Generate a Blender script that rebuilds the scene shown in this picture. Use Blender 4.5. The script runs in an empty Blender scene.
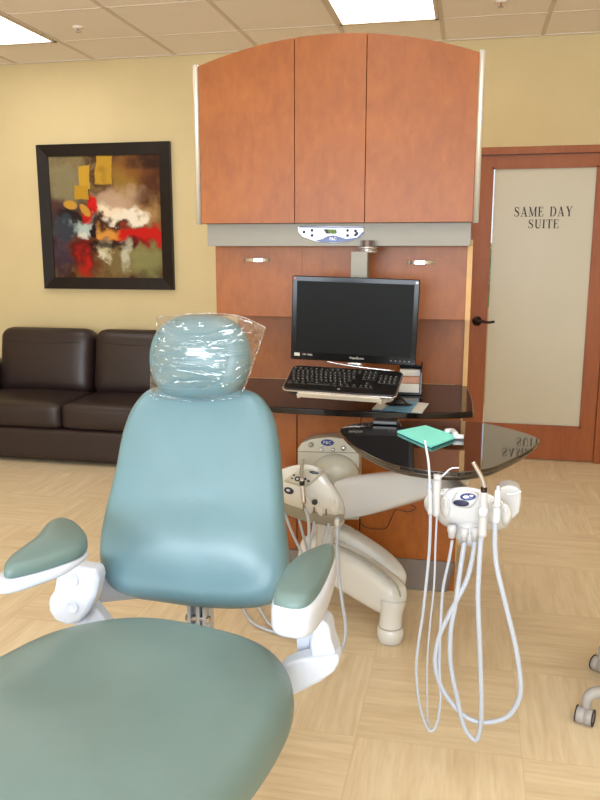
import bpy, bmesh, math, random
from mathutils import Vector, Matrix
random.seed(7)
PI = math.pi
C = bpy.context.scene.collection
sc = bpy.context.scene

# ------------------------------------------------------------ camera numbers
F, PITCH, YAW, EYE = 783.0, 0.191, 0.211, 1.442

def _ray(px, py):
    a = (px-300)/F; b = (py-400)/F
    y = math.cos(PITCH)-math.sin(PITCH)*b
    z = -math.sin(PITCH)-math.cos(PITCH)*b
    return Vector((a*math.cos(YAW)-y*math.sin(YAW), a*math.sin(YAW)+y*math.cos(YAW), z))
def at(px, py, Y):
    d = _ray(px, py); p = d*(Y/d.y); p.z += EYE; return p
def atz(px, py, Z):
    d = _ray(px, py); p = d*((Z-EYE)/d.z); p.z += EYE; return p

# ------------------------------------------------------------ materials
def s2l(c):
    return tuple(((v/255)/12.92 if v/255 <= .04045 else ((v/255+.055)/1.055)**2.4) for v in c)
def new_mat(name):
    m = bpy.data.materials.new(name); m.use_nodes = True
    nt = m.node_tree
    return m, nt, nt.nodes['Principled BSDF']
def N(nt, t, **k):
    n = nt.nodes.new(t)
    for a, v in k.items(): setattr(n, a, v)
    return n
def ramp(nt, fac, stops):
    r = N(nt, 'ShaderNodeValToRGB')
    el = r.color_ramp.elements
    while len(el) < len(stops): el.new(.5)
    for e, (p, c) in zip(el, stops):
        e.position = p; e.color = (*c, 1)
    nt.links.new(fac, r.inputs[0]); return r.outputs[0]
def coords(nt, scale=(1, 1, 1), rot=(0, 0, 0), kind='Object'):
    tc = N(nt, 'ShaderNodeTexCoord'); mp = N(nt, 'ShaderNodeMapping')
    mp.inputs['Scale'].default_value = scale; mp.inputs['Rotation'].default_value = rot
    nt.links.new(tc.outputs[kind], mp.inputs[0]); return mp.outputs[0]
def noise(nt, vec, scale=5, detail=4, rough=.55, dist=0):
    n = N(nt, 'ShaderNodeTexNoise')
    n.inputs['Scale'].default_value = scale; n.inputs['Detail'].default_value = detail
    n.inputs['Roughness'].default_value = rough; n.inputs['Distortion'].default_value = dist
    nt.links.new(vec, n.inputs['Vector']); return n.outputs['Fac']
def bump(nt, b, h, strength=.1, dist=.01):
    n = N(nt, 'ShaderNodeBump'); n.inputs['Strength'].default_value = strength
    n.inputs['Distance'].default_value = dist
    nt.links.new(h, n.inputs['Height']); nt.links.new(n.outputs[0], b.inputs['Normal'])
def mat(name, col, rough=.5, metal=0, var=.06, vs=12, bmp=0, bs=80, coat=0, spec=.5, sub=0, coatr=.08, sheen=0):
    m, nt, b = new_mat(name)
    c = s2l(col)
    v = coords(nt)
    f = noise(nt, v, vs, 3)
    o = ramp(nt, f, [(.3, tuple(x*(1-var) for x in c)), (.7, tuple(min(1, x*(1+var)) for x in c))])
    nt.links.new(o, b.inputs['Base Color'])
    b.inputs['Roughness'].default_value = rough; b.inputs['Metallic'].default_value = metal
    b.inputs['Coat Weight'].default_value = coat; b.inputs['Coat Roughness'].default_value = coatr
    b.inputs['Specular IOR Level'].default_value = spec
    if sheen: b.inputs['Sheen Weight'].default_value = sheen
    if sub:
        b.inputs['Subsurface Weight'].default_value = sub
        b.inputs['Subsurface Radius'].default_value = (.02, .02, .02)
    if bmp: bump(nt, b, noise(nt, v, bs, 3), bmp, .004)
    return m
def emit(name, col, s):
    m, nt, b = new_mat(name)
    b.inputs['Base Color'].default_value = (*s2l(col), 1)
    b.inputs['Emission Color'].default_value = (*s2l(col), 1)
    b.inputs['Emission Strength'].default_value = s
    return m

def wood_mat(name, dark, mid, light, rough=.42, coat=.08, grain=(1, 1, 1)):
    m, nt, b = new_mat(name)
    v = coords(nt, grain)
    f1 = noise(nt, v, 3.2, 6, .6, .8)
    v2 = coords(nt, (grain[0]*2, grain[1]*2, grain[2]*.9), (0, .7, 0))
    f2 = noise(nt, v2, 14, 5, .65, .4)
    v3 = coords(nt, (60, 60, 3))
    f3 = noise(nt, v3, 3, 3, .5)
    mx = N(nt, 'ShaderNodeMath', operation='MULTIPLY_ADD'); mx.inputs[1].default_value = .45
    nt.links.new(f2, mx.inputs[0])
    m2 = N(nt, 'ShaderNodeMath', operation='MULTIPLY'); m2.inputs[1].default_value = .45
    nt.links.new(f1, m2.inputs[0]); nt.links.new(m2.outputs[0], mx.inputs[2])
    m3 = N(nt, 'ShaderNodeMath', operation='MULTIPLY_ADD'); m3.inputs[1].default_value = .1
    nt.links.new(f3, m3.inputs[0]); nt.links.new(mx.outputs[0], m3.inputs[2])
    o = ramp(nt, m3.outputs[0], [(.3, s2l(dark)), (.5, s2l(mid)), (.72, s2l(light))])
    nt.links.new(o, b.inputs['Base Color'])
    b.inputs['Roughness'].default_value = rough; b.inputs['Coat Weight'].default_value = coat
    b.inputs['Coat Roughness'].default_value = .22; b.inputs['Specular IOR Level'].default_value = .3
    return m

def wall_mat(name, col):
    return mat(name, col, .85, var=.025, vs=3, bmp=.12, bs=180, spec=.2)

def floor_mat():
    m, nt, b = new_mat('woven_grain_floor_tiles')
    T = .483; ox, oy = .203, 2.11
    tc = N(nt, 'ShaderNodeTexCoord'); sp = N(nt, 'ShaderNodeSeparateXYZ')
    nt.links.new(tc.outputs['Object'], sp.inputs[0])
    def M(op, a, bb=None, c=None):
        n = N(nt, 'ShaderNodeMath', operation=op)
        for i, x in enumerate((a, bb, c)):
            if x is None: continue
            if isinstance(x, (int, float)): n.inputs[i].default_value = x
            else: nt.links.new(x, n.inputs[i])
        return n.outputs[0]
    ux = M('DIVIDE', M('SUBTRACT', sp.outputs[0], ox), T)
    uy = M('DIVIDE', M('SUBTRACT', sp.outputs[1], oy), T)
    fx = M('FLOOR', ux); fy = M('FLOOR', uy)
    par = M('ABSOLUTE', M('MODULO', M('ADD', fx, fy), 2.0))      # 0 -> grain along Y
    def grain(sx, sy):
        mp = N(nt, 'ShaderNodeMapping'); mp.inputs['Scale'].default_value = (sx, sy, 1)
        cx = N(nt, 'ShaderNodeCombineXYZ')
        nt.links.new(sp.outputs[0], cx.inputs[0]); nt.links.new(sp.outputs[1], cx.inputs[1])
        nt.links.new(M('MULTIPLY', M('ADD', fx, M('MULTIPLY', fy, 7.3)), 3.7), cx.inputs[2])
        nt.links.new(cx.outputs[0], mp.inputs[0])
        a = noise(nt, mp.outputs[0], 1.0, 6, .62, .35)
        mp2 = N(nt, 'ShaderNodeMapping'); mp2.inputs['Scale'].default_value = (sx*3.2, sy*3.2, 1)
        nt.links.new(cx.outputs[0], mp2.inputs[0])
        c = noise(nt, mp2.outputs[0], 1.0, 3, .6)
        return M('ADD', M('MULTIPLY', a, .65), M('MULTIPLY', c, .35))
    ga = grain(26, 2.2); gb = grain(2.2, 26)
    mix = N(nt, 'ShaderNodeMix'); mix.data_type = 'FLOAT'
    nt.links.new(par, mix.inputs[0]); nt.links.new(ga, mix.inputs[2]); nt.links.new(gb, mix.inputs[3])
    wn = N(nt, 'ShaderNodeTexWhiteNoise'); wn.noise_dimensions = '2D'
    cv = N(nt, 'ShaderNodeCombineXYZ'); nt.links.new(fx, cv.inputs[0]); nt.links.new(fy, cv.inputs[1])
    nt.links.new(cv.outputs[0], wn.inputs['Vector'])
    val = M('ADD', mix.outputs[0], M('MULTIPLY', M('SUBTRACT', wn.outputs['Value'], .5), .05))
    val = M('SUBTRACT', val, M('MULTIPLY', par, .02))
    o = ramp(nt, val, [(.30, s2l((200, 178, 142))), (.46, s2l((213, 193, 160))), (.56, s2l((220, 202, 170))), (.70, s2l((229, 213, 185)))])
    # fine joint
    ex = M('ABSOLUTE', M('SUBTRACT', M('FRACT', ux), .5)); ey = M('ABSOLUTE', M('SUBTRACT', M('FRACT', uy), .5))
    j = M('GREATER_THAN', M('MAXIMUM', ex, ey), .4975)
    mj = N(nt, 'ShaderNodeMix'); mj.data_type = 'RGBA'; mj.inputs[7].default_value = (*s2l((196, 168, 128)), 1)
    nt.links.new(M('MULTIPLY', j, .5), mj.inputs[0]); nt.links.new(o, mj.inputs[6])
    nt.links.new(mj.outputs[2], b.inputs['Base Color'])
    b.inputs['Roughness'].default_value = .38
    b.inputs['Specular IOR Level'].default_value = .45
    bump(nt, b, mix.outputs[0], .06, .002)
    return m

def painting_mat(w, h):
    """abstract canvas; local x,z in metres, layered soft patches"""
    m, nt, b = new_mat('abstract_canvas_paint')
    tc = N(nt, 'ShaderNodeTexCoord'); mp = N(nt, 'ShaderNodeMapping')
    mp.inputs['Scale'].default_value = (1/w, 1, 1/h)
    nt.links.new(tc.outputs['Object'], mp.inputs[0])
    nz = N(nt, 'ShaderNodeTexNoise'); nz.inputs['Scale'].default_value = 6; nz.inputs['Detail'].default_value = 5
    nt.links.new(mp.outputs[0], nz.inputs['Vector'])
    sb = N(nt, 'ShaderNodeVectorMath', operation='SUBTRACT'); sb.inputs[1].default_value = (.5, .5, .5)
    nt.links.new(nz.outputs['Color'], sb.inputs[0])
    def warp(k):
        s = N(nt, 'ShaderNodeVectorMath', operation='SCALE'); s.inputs['Scale'].default_value = k
        nt.links.new(sb.outputs[0], s.inputs[0])
        a = N(nt, 'ShaderNodeVectorMath', operation='ADD')
        nt.links.new(mp.outputs[0], a.inputs[0]); nt.links.new(s.outputs[0], a.inputs[1]); return a.outputs[0]
    wa, wb = warp(.34), warp(.06)
    bgn = noise(nt, wa, 3.0, 6, .7)
    cur = ramp(nt, bgn, [(.3, s2l((26, 12, 8))), (.45, s2l((70, 40, 18))), (.58, s2l((116, 90, 50))), (.72, s2l((70, 26, 10)))])
    def layer(col, x, y, rx, ry, op=1, soft=.5, rot=0, box=False, crisp=False):
        nonlocal cur
        if not crisp: rx *= 1.3; ry *= 1.3
        col = tuple(c*.9 for c in col)
        q = N(nt, 'ShaderNodeMapping'); q.vector_type = 'TEXTURE'
        q.inputs['Location'].default_value = (x-.5, 0, .5-y)
        q.inputs['Rotation'].default_value = (0, rot, 0)
        q.inputs['Scale'].default_value = (rx, 1, ry)
        nt.links.new(wb if crisp else wa, q.inputs[0])
        fl = N(nt, 'ShaderNodeVectorMath', operation='MULTIPLY'); fl.inputs[1].default_value = (1, 0, 1)
        nt.links.new(q.outputs[0], fl.inputs[0])
        if box:
            ab = N(nt, 'ShaderNodeVectorMath', operation='ABSOLUTE'); nt.links.new(fl.outputs[0], ab.inputs[0])
            ss = N(nt, 'ShaderNodeSeparateXYZ'); nt.links.new(ab.outputs[0], ss.inputs[0])
            mm = N(nt, 'ShaderNodeMath', operation='MAXIMUM')
            nt.links.new(ss.outputs[0], mm.inputs[0]); nt.links.new(ss.outputs[2], mm.inputs[1]); d = mm.outputs[0]
        else:
            l = N(nt, 'ShaderNodeVectorMath', operation='LENGTH'); nt.links.new(fl.outputs[0], l.inputs[0]); d = l.outputs['Value']
        r = N(nt, 'ShaderNodeMapRange'); r.interpolation_type = 'SMOOTHSTEP'
        r.inputs['From Min'].default_value = 1; r.inputs['From Max'].default_value = 1-soft
        r.inputs['To Min'].default_value = 0; r.inputs['To Max'].default_value = op
        nt.links.new(d, r.inputs['Value'])
        mx = N(nt, 'ShaderNodeMix'); mx.data_type = 'RGBA'
        nt.links.new(r.outputs[0], mx.inputs[0]); nt.links.new(cur, mx.inputs[6]); mx.inputs[7].default_value = (*s2l(col), 1)
        cur = mx.outputs[2]
    L = layer
    L((150, 140, 104), .12, .2, .25, .32, .8, .8)
    L((92, 46, 20), .85, .2, .35, .25, .8, .8)
    L((150, 92, 34), .72, .12, .2, .14, .7, .9)
    L((168, 132, 52), .66, .27, .14, .2, .7, .9)
    L((205, 170, 140), .58, .38, .26, .14, .9, .8)
    L((66, 26, 40), .1, .45, .2, .12, .8, .7)
    L((44, 66, 78), .14, .58, .2, .12, .85, .8)
    L((66, 54, 74), .1, .78, .16, .2, .8, .8)
    L((150, 148, 92), .86, .84, .2, .16, .8, .7)
    L((140, 118, 70), .55, .86, .2, .16, .8, .7)
    L((196, 150, 96), .88, .47, .14, .1, .7, .8)
    L((250, 228, 196), .54, .46, .16, .07, 1, .6)
    L((252, 238, 214), .76, .47, .11, .07, 1, .5)
    L((60, 16, 14), .48, .56, .2, .06, .95, .6)
    L((206, 24, 12), .8, .64, .34, .085, 1, .5)
    L((96, 14, 10), .3, .8, .16, .24, .95, .7)
    L((214, 30, 20), .3, .86, .07, .16, .7, .8)
    L((212, 28, 20), .36, .42, .06, .1, 1, .4, .5)
    L((226, 160, 66), .52, .62, .12, .07, .9, .7)
    L((54, 14, 14), .62, .71, .26, .04, .9, .7)
    L((190, 206, 196), .3, .58, .12, .07, .95, .5)
    L((226, 222, 206), .27, .64, .06, .05, .9, .6)
    L((212, 206, 176), .66, .8, .06, .12, .85, .7)
    L((214, 200, 160), .5, .78, .04, .1, .8, .7)
    L((34, 14, 10), .41, .6, .03, .08, 1, .6)
    L((30, 12, 12), .2, .48, .14, .04, .85, .7)
    L((30, 12, 10), .45, .74, .2, .035, .85, .7)
    L((36, 16, 10), .9, .05, .2, .06, .7, .8)
    L((250, 236, 210), .62, .5, .1, .035, 1, .5)
    L((236, 226, 200), .47, .84, .03, .07, .8, .7)
    L((38, 18, 12), .35, .2, .02, .2, .9, .5, 0, True, True)
    L((196, 150, 44), .5, .11, .08, .12, 1, .14, .08, True, True)
    L((206, 160, 50), .32, .17, .055, .1, 1, .14, -.03, True, True)
    L((196, 148, 40), .29, .29, .07, .065, 1, .14, .05, True, True)
    L((206, 154, 58), .18, .39, .07, .045, 1, .3, .2, False, True)
    L((206, 150, 60), .31, .44, .075, .03, 1, .3, .8, False, True)
    L((96, 60, 14), .5, .11, .05, .08, .35, .9)
    nt.links.new(cur, b.inputs['Base Color'])
    b.inputs['Roughness'].default_value = .5; b.inputs['Specular IOR Level'].default_value = .15
    bump(nt, b, noise(nt, wa, 30, 4), .25, .003)
    return m

def bag_mat():
    m = bpy.data.materials.new('clear_plastic_bag'); m.use_nodes = True
    nt = m.node_tree; nt.nodes.clear()
    out = N(nt, 'ShaderNodeOutputMaterial'); tr = N(nt, 'ShaderNodeBsdfTransparent'); gl = N(nt, 'ShaderNodeBsdfGlossy')
    df = N(nt, 'ShaderNodeBsdfTranslucent'); df.inputs[0].default_value = (.85, .87, .9, 1)
    tr.inputs[0].default_value = (.97, .975, .98, 1)
    gl.inputs['Roughness'].default_value = .07; gl.inputs['Color'].default_value = (1, 1, 1, 1)
    v = coords(nt, (.5, 1, 4.5), (0, -.12, 0))
    n1 = noise(nt, v, 4.5, 2, .5, 1.6)
    n2 = noise(nt, coords(nt, (.55, 1, 2.8), (0, .18, 0)), 6.5, 1, .4, 1.4)
    cr = N(nt, 'ShaderNodeMath', operation='SUBTRACT'); cr.inputs[1].default_value = .5; nt.links.new(n2, cr.inputs[0])
    ca = N(nt, 'ShaderNodeMath', operation='ABSOLUTE'); nt.links.new(cr.outputs[0], ca.inputs[0])
    cm = N(nt, 'ShaderNodeMapRange'); cm.inputs['From Max'].default_value = .035; cm.inputs['To Min'].default_value = 1; cm.inputs['To Max'].default_value = 0
    nt.links.new(ca.outputs[0], cm.inputs['Value'])
    ad = N(nt, 'ShaderNodeMath', operation='MULTIPLY_ADD'); ad.inputs[1].default_value = .45
    nt.links.new(cm.outputs[0], ad.inputs[0]); nt.links.new(n1, ad.inputs[2]); n1 = ad.outputs[0]
    bp = N(nt, 'ShaderNodeBump'); bp.inputs['Strength'].default_value = 1; bp.inputs['Distance'].default_value = .012
    nt.links.new(n1, bp.inputs['Height']); nt.links.new(bp.outputs[0], gl.inputs['Normal'])
    lw = N(nt, 'ShaderNodeLayerWeight'); lw.inputs[0].default_value = .3
    
    mr = N(nt, 'ShaderNodeMapRange'); mr.inputs['To Min'].default_value = .075; mr.inputs['To Max'].default_value = .45
    nt.links.new(lw.outputs['Facing'], mr.inputs['Value'])
    a = N(nt, 'ShaderNodeMixShader'); a.inputs[0].default_value = .03
    nt.links.new(tr.outputs[0], a.inputs[1]); nt.links.new(df.outputs[0], a.inputs[2])
    s = N(nt, 'ShaderNodeMixShader'); nt.links.new(mr.outputs[0], s.inputs[0])
    nt.links.new(a.outputs[0], s.inputs[1]); nt.links.new(gl.outputs[0], s.inputs[2])
    nt.links.new(s.outputs[0], out.inputs[0])
    return m

def leather_mat(name, col, rough, bmp=.12, coat=0):
    m = mat(name, col, rough, var=.05, vs=6, coat=coat)
    nt = m.node_tree; b = nt.nodes['Principled BSDF']
    vo = N(nt, 'ShaderNodeTexVoronoi'); vo.inputs['Scale'].default_value = 320
    nt.links.new(coords(nt), vo.inputs['Vector'])
    bump(nt, b, vo.outputs['Distance'], bmp, .0012)
    return m

M = dict(
    wall=wall_mat('tan_wall_paint', (208, 189, 145)),
    ceil=mat('ceiling_tile_fibre', (244, 234, 224), .9, var=.03, vs=60, bmp=.2, bs=250, spec=.1),
    tbar=mat('ceiling_grid_enamel', (214, 200, 184), .6, var=.01),
    floor=floor_mat(),
    maple=wood_mat('honey_stained_maple', (126, 66, 21), (147, 81, 26), (165, 96, 33)),
    maple_edge=mat('pale_maple_edge', (206, 160, 96), .5, vs=30),
    cherry=wood_mat('cherry_door_wood', (134, 70, 34), (152, 84, 42), (166, 96, 50), .45, .06, (3, 3, .5)),
    alu=mat('brushed_aluminium', (134, 129, 118), .5, .15, var=.02),
    rail=mat('satin_aluminium_rail', (216, 212, 202), .35, .5, var=.02),
    steel=mat('polished_steel', (196, 192, 194), .18, .85, var=.02),
    gunmetal=mat('grey_laminate_kick', (122, 112, 106), .45, .1, var=.03),
    black=mat('black_gloss_stone', (18, 12, 12), .12, var=.2, vs=200, coat=.0, coatr=.03, spec=.3),
    tray=mat('black_gloss_tray', (24, 17, 15), .05, var=.1, coat=.8, coatr=.02),
    trayedge=mat('bronze_tray_edge', (62, 50, 38), .3, .1, var=.05),
    white=mat('ivory_gloss_plastic', (210, 210, 208), .25, var=.01, coat=.4),
    cool=mat('white_gloss_plastic', (206, 209, 214), .25, var=.01, coat=.4),
    chairwhite=mat('white_painted_casting', (200, 207, 222), .3, var=.01, coat=.3),
    greytrim=mat('warm_grey_plastic', (150, 147, 136), .4, var=.02),
    panelgrey=mat('stone_grey_plastic', (186, 184, 172), .35, var=.02, coat=.2),
    lightgrey=mat('light_grey_plastic', (190, 190, 192), .35, var=.02),
    hose=mat('white_silicone_hose', (176, 183, 196), .35, var=.02),
    teal=leather_mat('teal_upholstery', (96, 128, 138), .34, .07),
    padteal=leather_mat('armrest_teal_vinyl', (99, 123, 122), .42, .07),
    seatteal=leather_mat('sage_teal_upholstery', (104, 127, 126), .4, .07),
    sofa=leather_mat('dark_brown_leather', (40, 27, 26), .42, .25),
    thread=mat('dark_seam_thread', (28, 18, 16), .8),
    sofafeet=mat('black_foot', (20, 16, 15), .5),
    frame=mat('espresso_frame', (22, 13, 10), .4, var=.15, spec=.3),
    blackplastic=mat('black_plastic', (20, 20, 22), .3, var=.1),
    gloss=mat('black_gloss_bezel', (12, 12, 14), .14, spec=.25),
    screen=mat('switched_off_screen', (16, 17, 18), .5, var=.02, spec=.12),
    key=mat('black_key_plastic', (30, 30, 30), .45),
    keylegend=mat('pale_key_legend', (190, 190, 185), .5),
    blue=mat('navy_blue_print', (34, 52, 118), .3),
    navy=mat('dark_indigo_membrane', (34, 36, 66), .3),
    bronze=mat('oil_rubbed_bronze', (46, 32, 26), .35, .7),
    ink=mat('black_vinyl_letters', (42, 30, 26), .6),
    frost=mat('frosted_glass_film', (198, 190, 168), .5, var=.02, vs=3, coat=.25, coatr=.25, spec=.3),
    bib=mat('turquoise_paper_bib', (136, 236, 226), .8, var=.05, vs=160, bmp=.4, bs=300),
    paper=mat('white_paper', (232, 230, 224), .7),
    pinkpaper=mat('salmon_paper', (214, 160, 138), .7),
    bluepaper=mat('blue_printed_sheet', (110, 170, 206), .5, var=.25, vs=14),
    castergrey=mat('grey_caster_plastic', (158, 154, 150), .45),
    tyre=mat('dark_rubber_tyre', (52, 46, 44), .6),
    lcd=emit('green_lcd', (92, 120, 30), .35),
    lcddark=mat('lcd_segments', (24, 34, 10), .5),
    lamp=emit('lit_diffuser', (255, 252, 248), 7),
    greenery=mat('garden_foliage', (90, 130, 60), .8, var=.5, vs=14),
    bag=bag_mat(),
    red=mat('red_sprinkler_bulb', (170, 40, 24), .3),
    cable=mat('black_cable', (24, 20, 20), .5),
)

# ------------------------------------------------------------ object helpers
def link(o, parent=None):
    C.objects.link(o)
    if parent: o.parent = parent
    return o
def obj(name, bm, m, parent=None, smooth=True, bevel=0, seg=2, sub=0, org=None, angle=None):
    """bmesh in world coordinates -> object; org = its origin"""
    if org is None:
        if parent is not None: org = Vector(parent.get('_o', (0, 0, 0)))
        else:
            vs = [v.co for v in bm.verts]
            org = Vector(((min(v.x for v in vs)+max(v.x for v in vs))/2, (min(v.y for v in vs)+max(v.y for v in vs))/2, min(v.z for v in vs)))
    org = Vector(org)
    bmesh.ops.translate(bm, vec=-org, verts=bm.verts)
    bmesh.ops.recalc_face_normals(bm, faces=bm.faces)
    me = bpy.data.meshes.new(name); bm.to_mesh(me); bm.free()
    me.materials.append(M[m] if isinstance(m, str) else m)
    if smooth:
        for p in me.polygons: p.use_smooth = True
    o = bpy.data.objects.new(name, me); link(o, parent)
    if parent is None: o.location = org; o['_o'] = tuple(org)
    else:
        o.location = org-Vector(parent.get('_o', (0, 0, 0))); o['_o'] = tuple(org)
    if bevel:
        b = o.modifiers.new('bevel', 'BEVEL'); b.width = bevel; b.segments = seg; b.limit_method = 'ANGLE'; b.angle_limit = .6
        b.harden_normals = True
    if sub:
        s = o.modifiers.new('sub', 'SUBSURF'); s.levels = sub; s.render_levels = sub
    return o
def thing(name, label, cat, loc, group=None):
    o = bpy.data.objects.new(name, None); link(o); o.location = loc; o['_o'] = tuple(loc)
    o.empty_display_size = .1
    return tag(o, label, cat, group)
def tag(o, label, cat, group=None, kind=None):
    if label: o['label'] = label
    if cat: o['category'] = cat
    if group: o['group'] = group
    if kind: o['kind'] = kind
    return o
def struct(o): o['kind'] = 'structure'; return o
def copy_tree(o, parent=None):
    c = o.copy(); C.objects.link(c); c.parent = parent
    for ch in list(o.children): copy_tree(ch, c)
    return c

def box(bm, x0, x1, y0, y1, z0, z1):
    v = [bm.verts.new(p) for p in ((x0, y0, z0), (x1, y0, z0), (x1, y1, z0), (x0, y1, z0), (x0, y0, z1), (x1, y0, z1), (x1, y1, z1), (x0, y1, z1))]
    for f in ((0, 3, 2, 1), (4, 5, 6, 7), (0, 1, 5, 4), (1, 2, 6, 5), (2, 3, 7, 6), (3, 0, 4, 7)):
        bm.faces.new([v[i] for i in f])
    return bm
def B(*a): return box(bmesh.new(), *a)
def bxo(name, dims, m, parent=None, bevel=.002, **k):
    return obj(name, B(*dims), m, parent, smooth=bevel > 0, bevel=bevel, **k)
def rbox(bm, c, size, r, n=8, inflate=(0, 0, 0), mtx=None):
    """soft rounded box centred at c"""
    c = Vector(c); h = Vector(size)/2; t = bmesh.new()
    bmesh.ops.create_cube(t, size=2)
    bmesh.ops.subdivide_edges(t, edges=t.edges[:], cuts=n, use_grid_fill=True)
    for v in t.verts:
        p = v.co.copy()
        q = Vector(tuple(math.copysign(abs(x)**.75, x) for x in p))
        s = Vector((q.x*h.x, q.y*h.y, q.z*h.z))
        inner = Vector(tuple(max(-(h[i]-r), min(h[i]-r, s[i])) for i in range(3)))
        d = s-inner
        if d.length > 1e-9:
            d = d.normalized()*r
        o = inner+d
        for i in range(3):
            if inflate[i]:
                j, k = (i+1) % 3, (i+2) % 3
                w = max(0, 1-(o[j]/h[j])**2)*max(0, 1-(o[k]/h[k])**2)
                o[i] += math.copysign(inflate[i]*w, o[i])*abs(o[i]/h[i])
        v.co = o
    M4 = Matrix.Translation(c) @ (mtx.to_4x4() if mtx else Matrix.Identity(4))
    bmesh.ops.transform(t, matrix=M4, verts=t.verts)
    me = bpy.data.meshes.new('t'); t.to_mesh(me); t.free(); bm.from_mesh(me); bpy.data.meshes.remove(me)
    return bm
def spline(pts, n=6, closed=False):
    P = [Vector(p) for p in pts]; out = []
    L = len(P)
    for i in range(L if closed else L-1):
        if closed: a, b, c, d = P[(i-1) % L], P[i], P[(i+1) % L], P[(i+2) % L]
        else: a, b, c, d = P[max(i-1, 0)], P[i], P[i+1], P[min(i+2, L-1)]
        for k in range(n):
            t = k/n
            out.append(.5*((2*b)+(c-a)*t+(2*a-5*b+4*c-d)*t*t+(3*b-a-3*c+d)*t**3))
    if not closed: out.append(P[-1])
    return out
def tube(bm, pts, r, seg=10, smooth=6, caps=True):
    P = spline(pts, smooth) if smooth > 1 else [Vector(p) for p in pts]
    n = len(P); R = r if callable(r) else (lambda t: r)
    T = [(P[min(i+1, n-1)]-P[max(i-1, 0)]).normalized() for i in range(n)]
    u = T[0].orthogonal().normalized(); rings = []
    for i in range(n):
        u = (u-T[i]*u.dot(T[i])).normalized(); w = T[i].cross(u); rr = R(i/(n-1))
        rings.append([bm.verts.new(P[i]+(u*math.cos(2*PI*k/seg)+w*math.sin(2*PI*k/seg))*rr) for k in range(seg)])
    for a, b in zip(rings, rings[1:]):
        for k in range(seg): bm.faces.new((a[k], a[(k+1) % seg], b[(k+1) % seg], b[k]))
    if caps:
        bm.faces.new(rings[0][::-1]); bm.faces.new(rings[-1])
    return bm
def lathe(bm, base, axis, prof, seg=24):
    """prof: (distance along axis, radius)"""
    base = Vector(base); ax = Vector(axis).normalized(); u = ax.orthogonal().normalized(); w = ax.cross(u)
    rings = []
    for d, r in prof:
        if r <= 1e-6: rings.append([bm.verts.new(base+ax*d)])
        else: rings.append([bm.verts.new(base+ax*d+(u*math.cos(2*PI*k/seg)+w*math.sin(2*PI*k/seg))*r) for k in range(seg)])
    for a, b in zip(rings, rings[1:]):
        for k in range(seg):
            k2 = (k+1) % seg
            if len(a) == 1: bm.faces.new((a[0], b[k2], b[k]))
            elif len(b) == 1: bm.faces.new((a[k], a[k2], b[0]))
            else: bm.faces.new((a[k], a[k2], b[k2], b[k]))
    for rg in (rings[0], rings[-1]):
        if len(rg) > 2: bm.faces.new(rg)
    return bm
def prism(bm, pts, vec):
    """polygon (3D points) swept by vec"""
    a = [bm.verts.new(p) for p in pts]; b = [bm.verts.new(Vector(p)+Vector(vec)) for p in pts]
    bm.faces.new(a); bm.faces.new(b[::-1]); n = len(a)
    for i in range(n): bm.faces.new((a[i], b[i], b[(i+1) % n], a[(i+1) % n]))
    return bm
def cushion(bm, outline, normal, thick, e=.12, crown=.01, warp=None, sm=4, rt=None, back=.75, ctr=None):
    """padded slab: outline = closed loop of 3D points (front face), normal = outward"""
    P = spline(outline, sm, True) if sm > 1 else [Vector(p) for p in outline]
    nv = Vector(normal).normalized(); c = Vector(ctr) if ctr else sum(P, Vector())/len(P)
    rt = rt if rt is not None else thick*.45
    P = [p+nv*rt for p in P]; c = c+nv*rt
    prof = []
    for s in (.12, .25, .38, .5, .62, .74, .85, .93):
        s2 = s*(1-e); prof.append((s2, crown*(1-s**2)))
    for a in (0, 18, 36, 54, 72, 90):
        a = math.radians(a); prof.append((1-e+e*math.sin(a), -rt*(1-math.cos(a))))
    prof.append((1.0, -(rt+(thick-rt)*.3)))
    for a in (90, 60, 30, 0):
        a = math.radians(a); prof.append((back+(1-back)*math.sin(a), -thick+(thick-rt)*.5*(1-math.cos(a))))
    prof.append((back*.5, -thick))
    rings = []
    for s, h in prof:
        rg = []
        for q in P:
            v = c+(q-c)*s+nv*h
            if warp: v = v+nv*warp(v, s, h)
            rg.append(bm.verts.new(v))
        rings.append(rg)
    n = len(P)
    for a, b in zip(rings, rings[1:]):
        for k in range(n): bm.faces.new((a[k], a[(k+1) % n], b[(k+1) % n], b[k]))
    v0 = c+nv*crown
    if warp: v0 = v0+nv*warp(v0, 0, crown)
    t = bm.verts.new(v0)
    for k in range(n): bm.faces.new((t, rings[0][(k+1) % n], rings[0][k]))
    bb = bm.verts.new(c-nv*thick)
    for k in range(n): bm.faces.new((bb, rings[-1][k], rings[-1][(k+1) % n]))
    return bm
def pxs(pts, Y): return [at(x, y, Y) for x, y in pts]
def pxz(pts, Z): return [atz(x, y, Z) for x, y in pts]
def text_obj(name, s, size, m, parent, loc, rot, depth=.0006, org=None):
    cu = bpy.data.curves.new(name, 'FONT'); cu.body = s; cu.size = size; cu.align_x = 'CENTER'; cu.align_y = 'CENTER'; cu.extrude = depth
    t = bpy.data.objects.new('tmp', cu); C.objects.link(t)
    dg = bpy.context.evaluated_depsgraph_get(); dg.update()
    me = bpy.data.meshes.new_from_object(t.evaluated_get(dg)); bpy.data.objects.remove(t)
    bm = bmesh.new(); bm.from_mesh(me); bpy.data.meshes.remove(me)
    bmesh.ops.transform(bm, matrix=Matrix.Translation(Vector(loc)) @ rot.to_matrix().to_4x4(), verts=bm.verts)
    return obj(name, bm, m, parent, smooth=False)
from mathutils import Euler
UP = Euler((PI/2, 0, 0))

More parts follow.
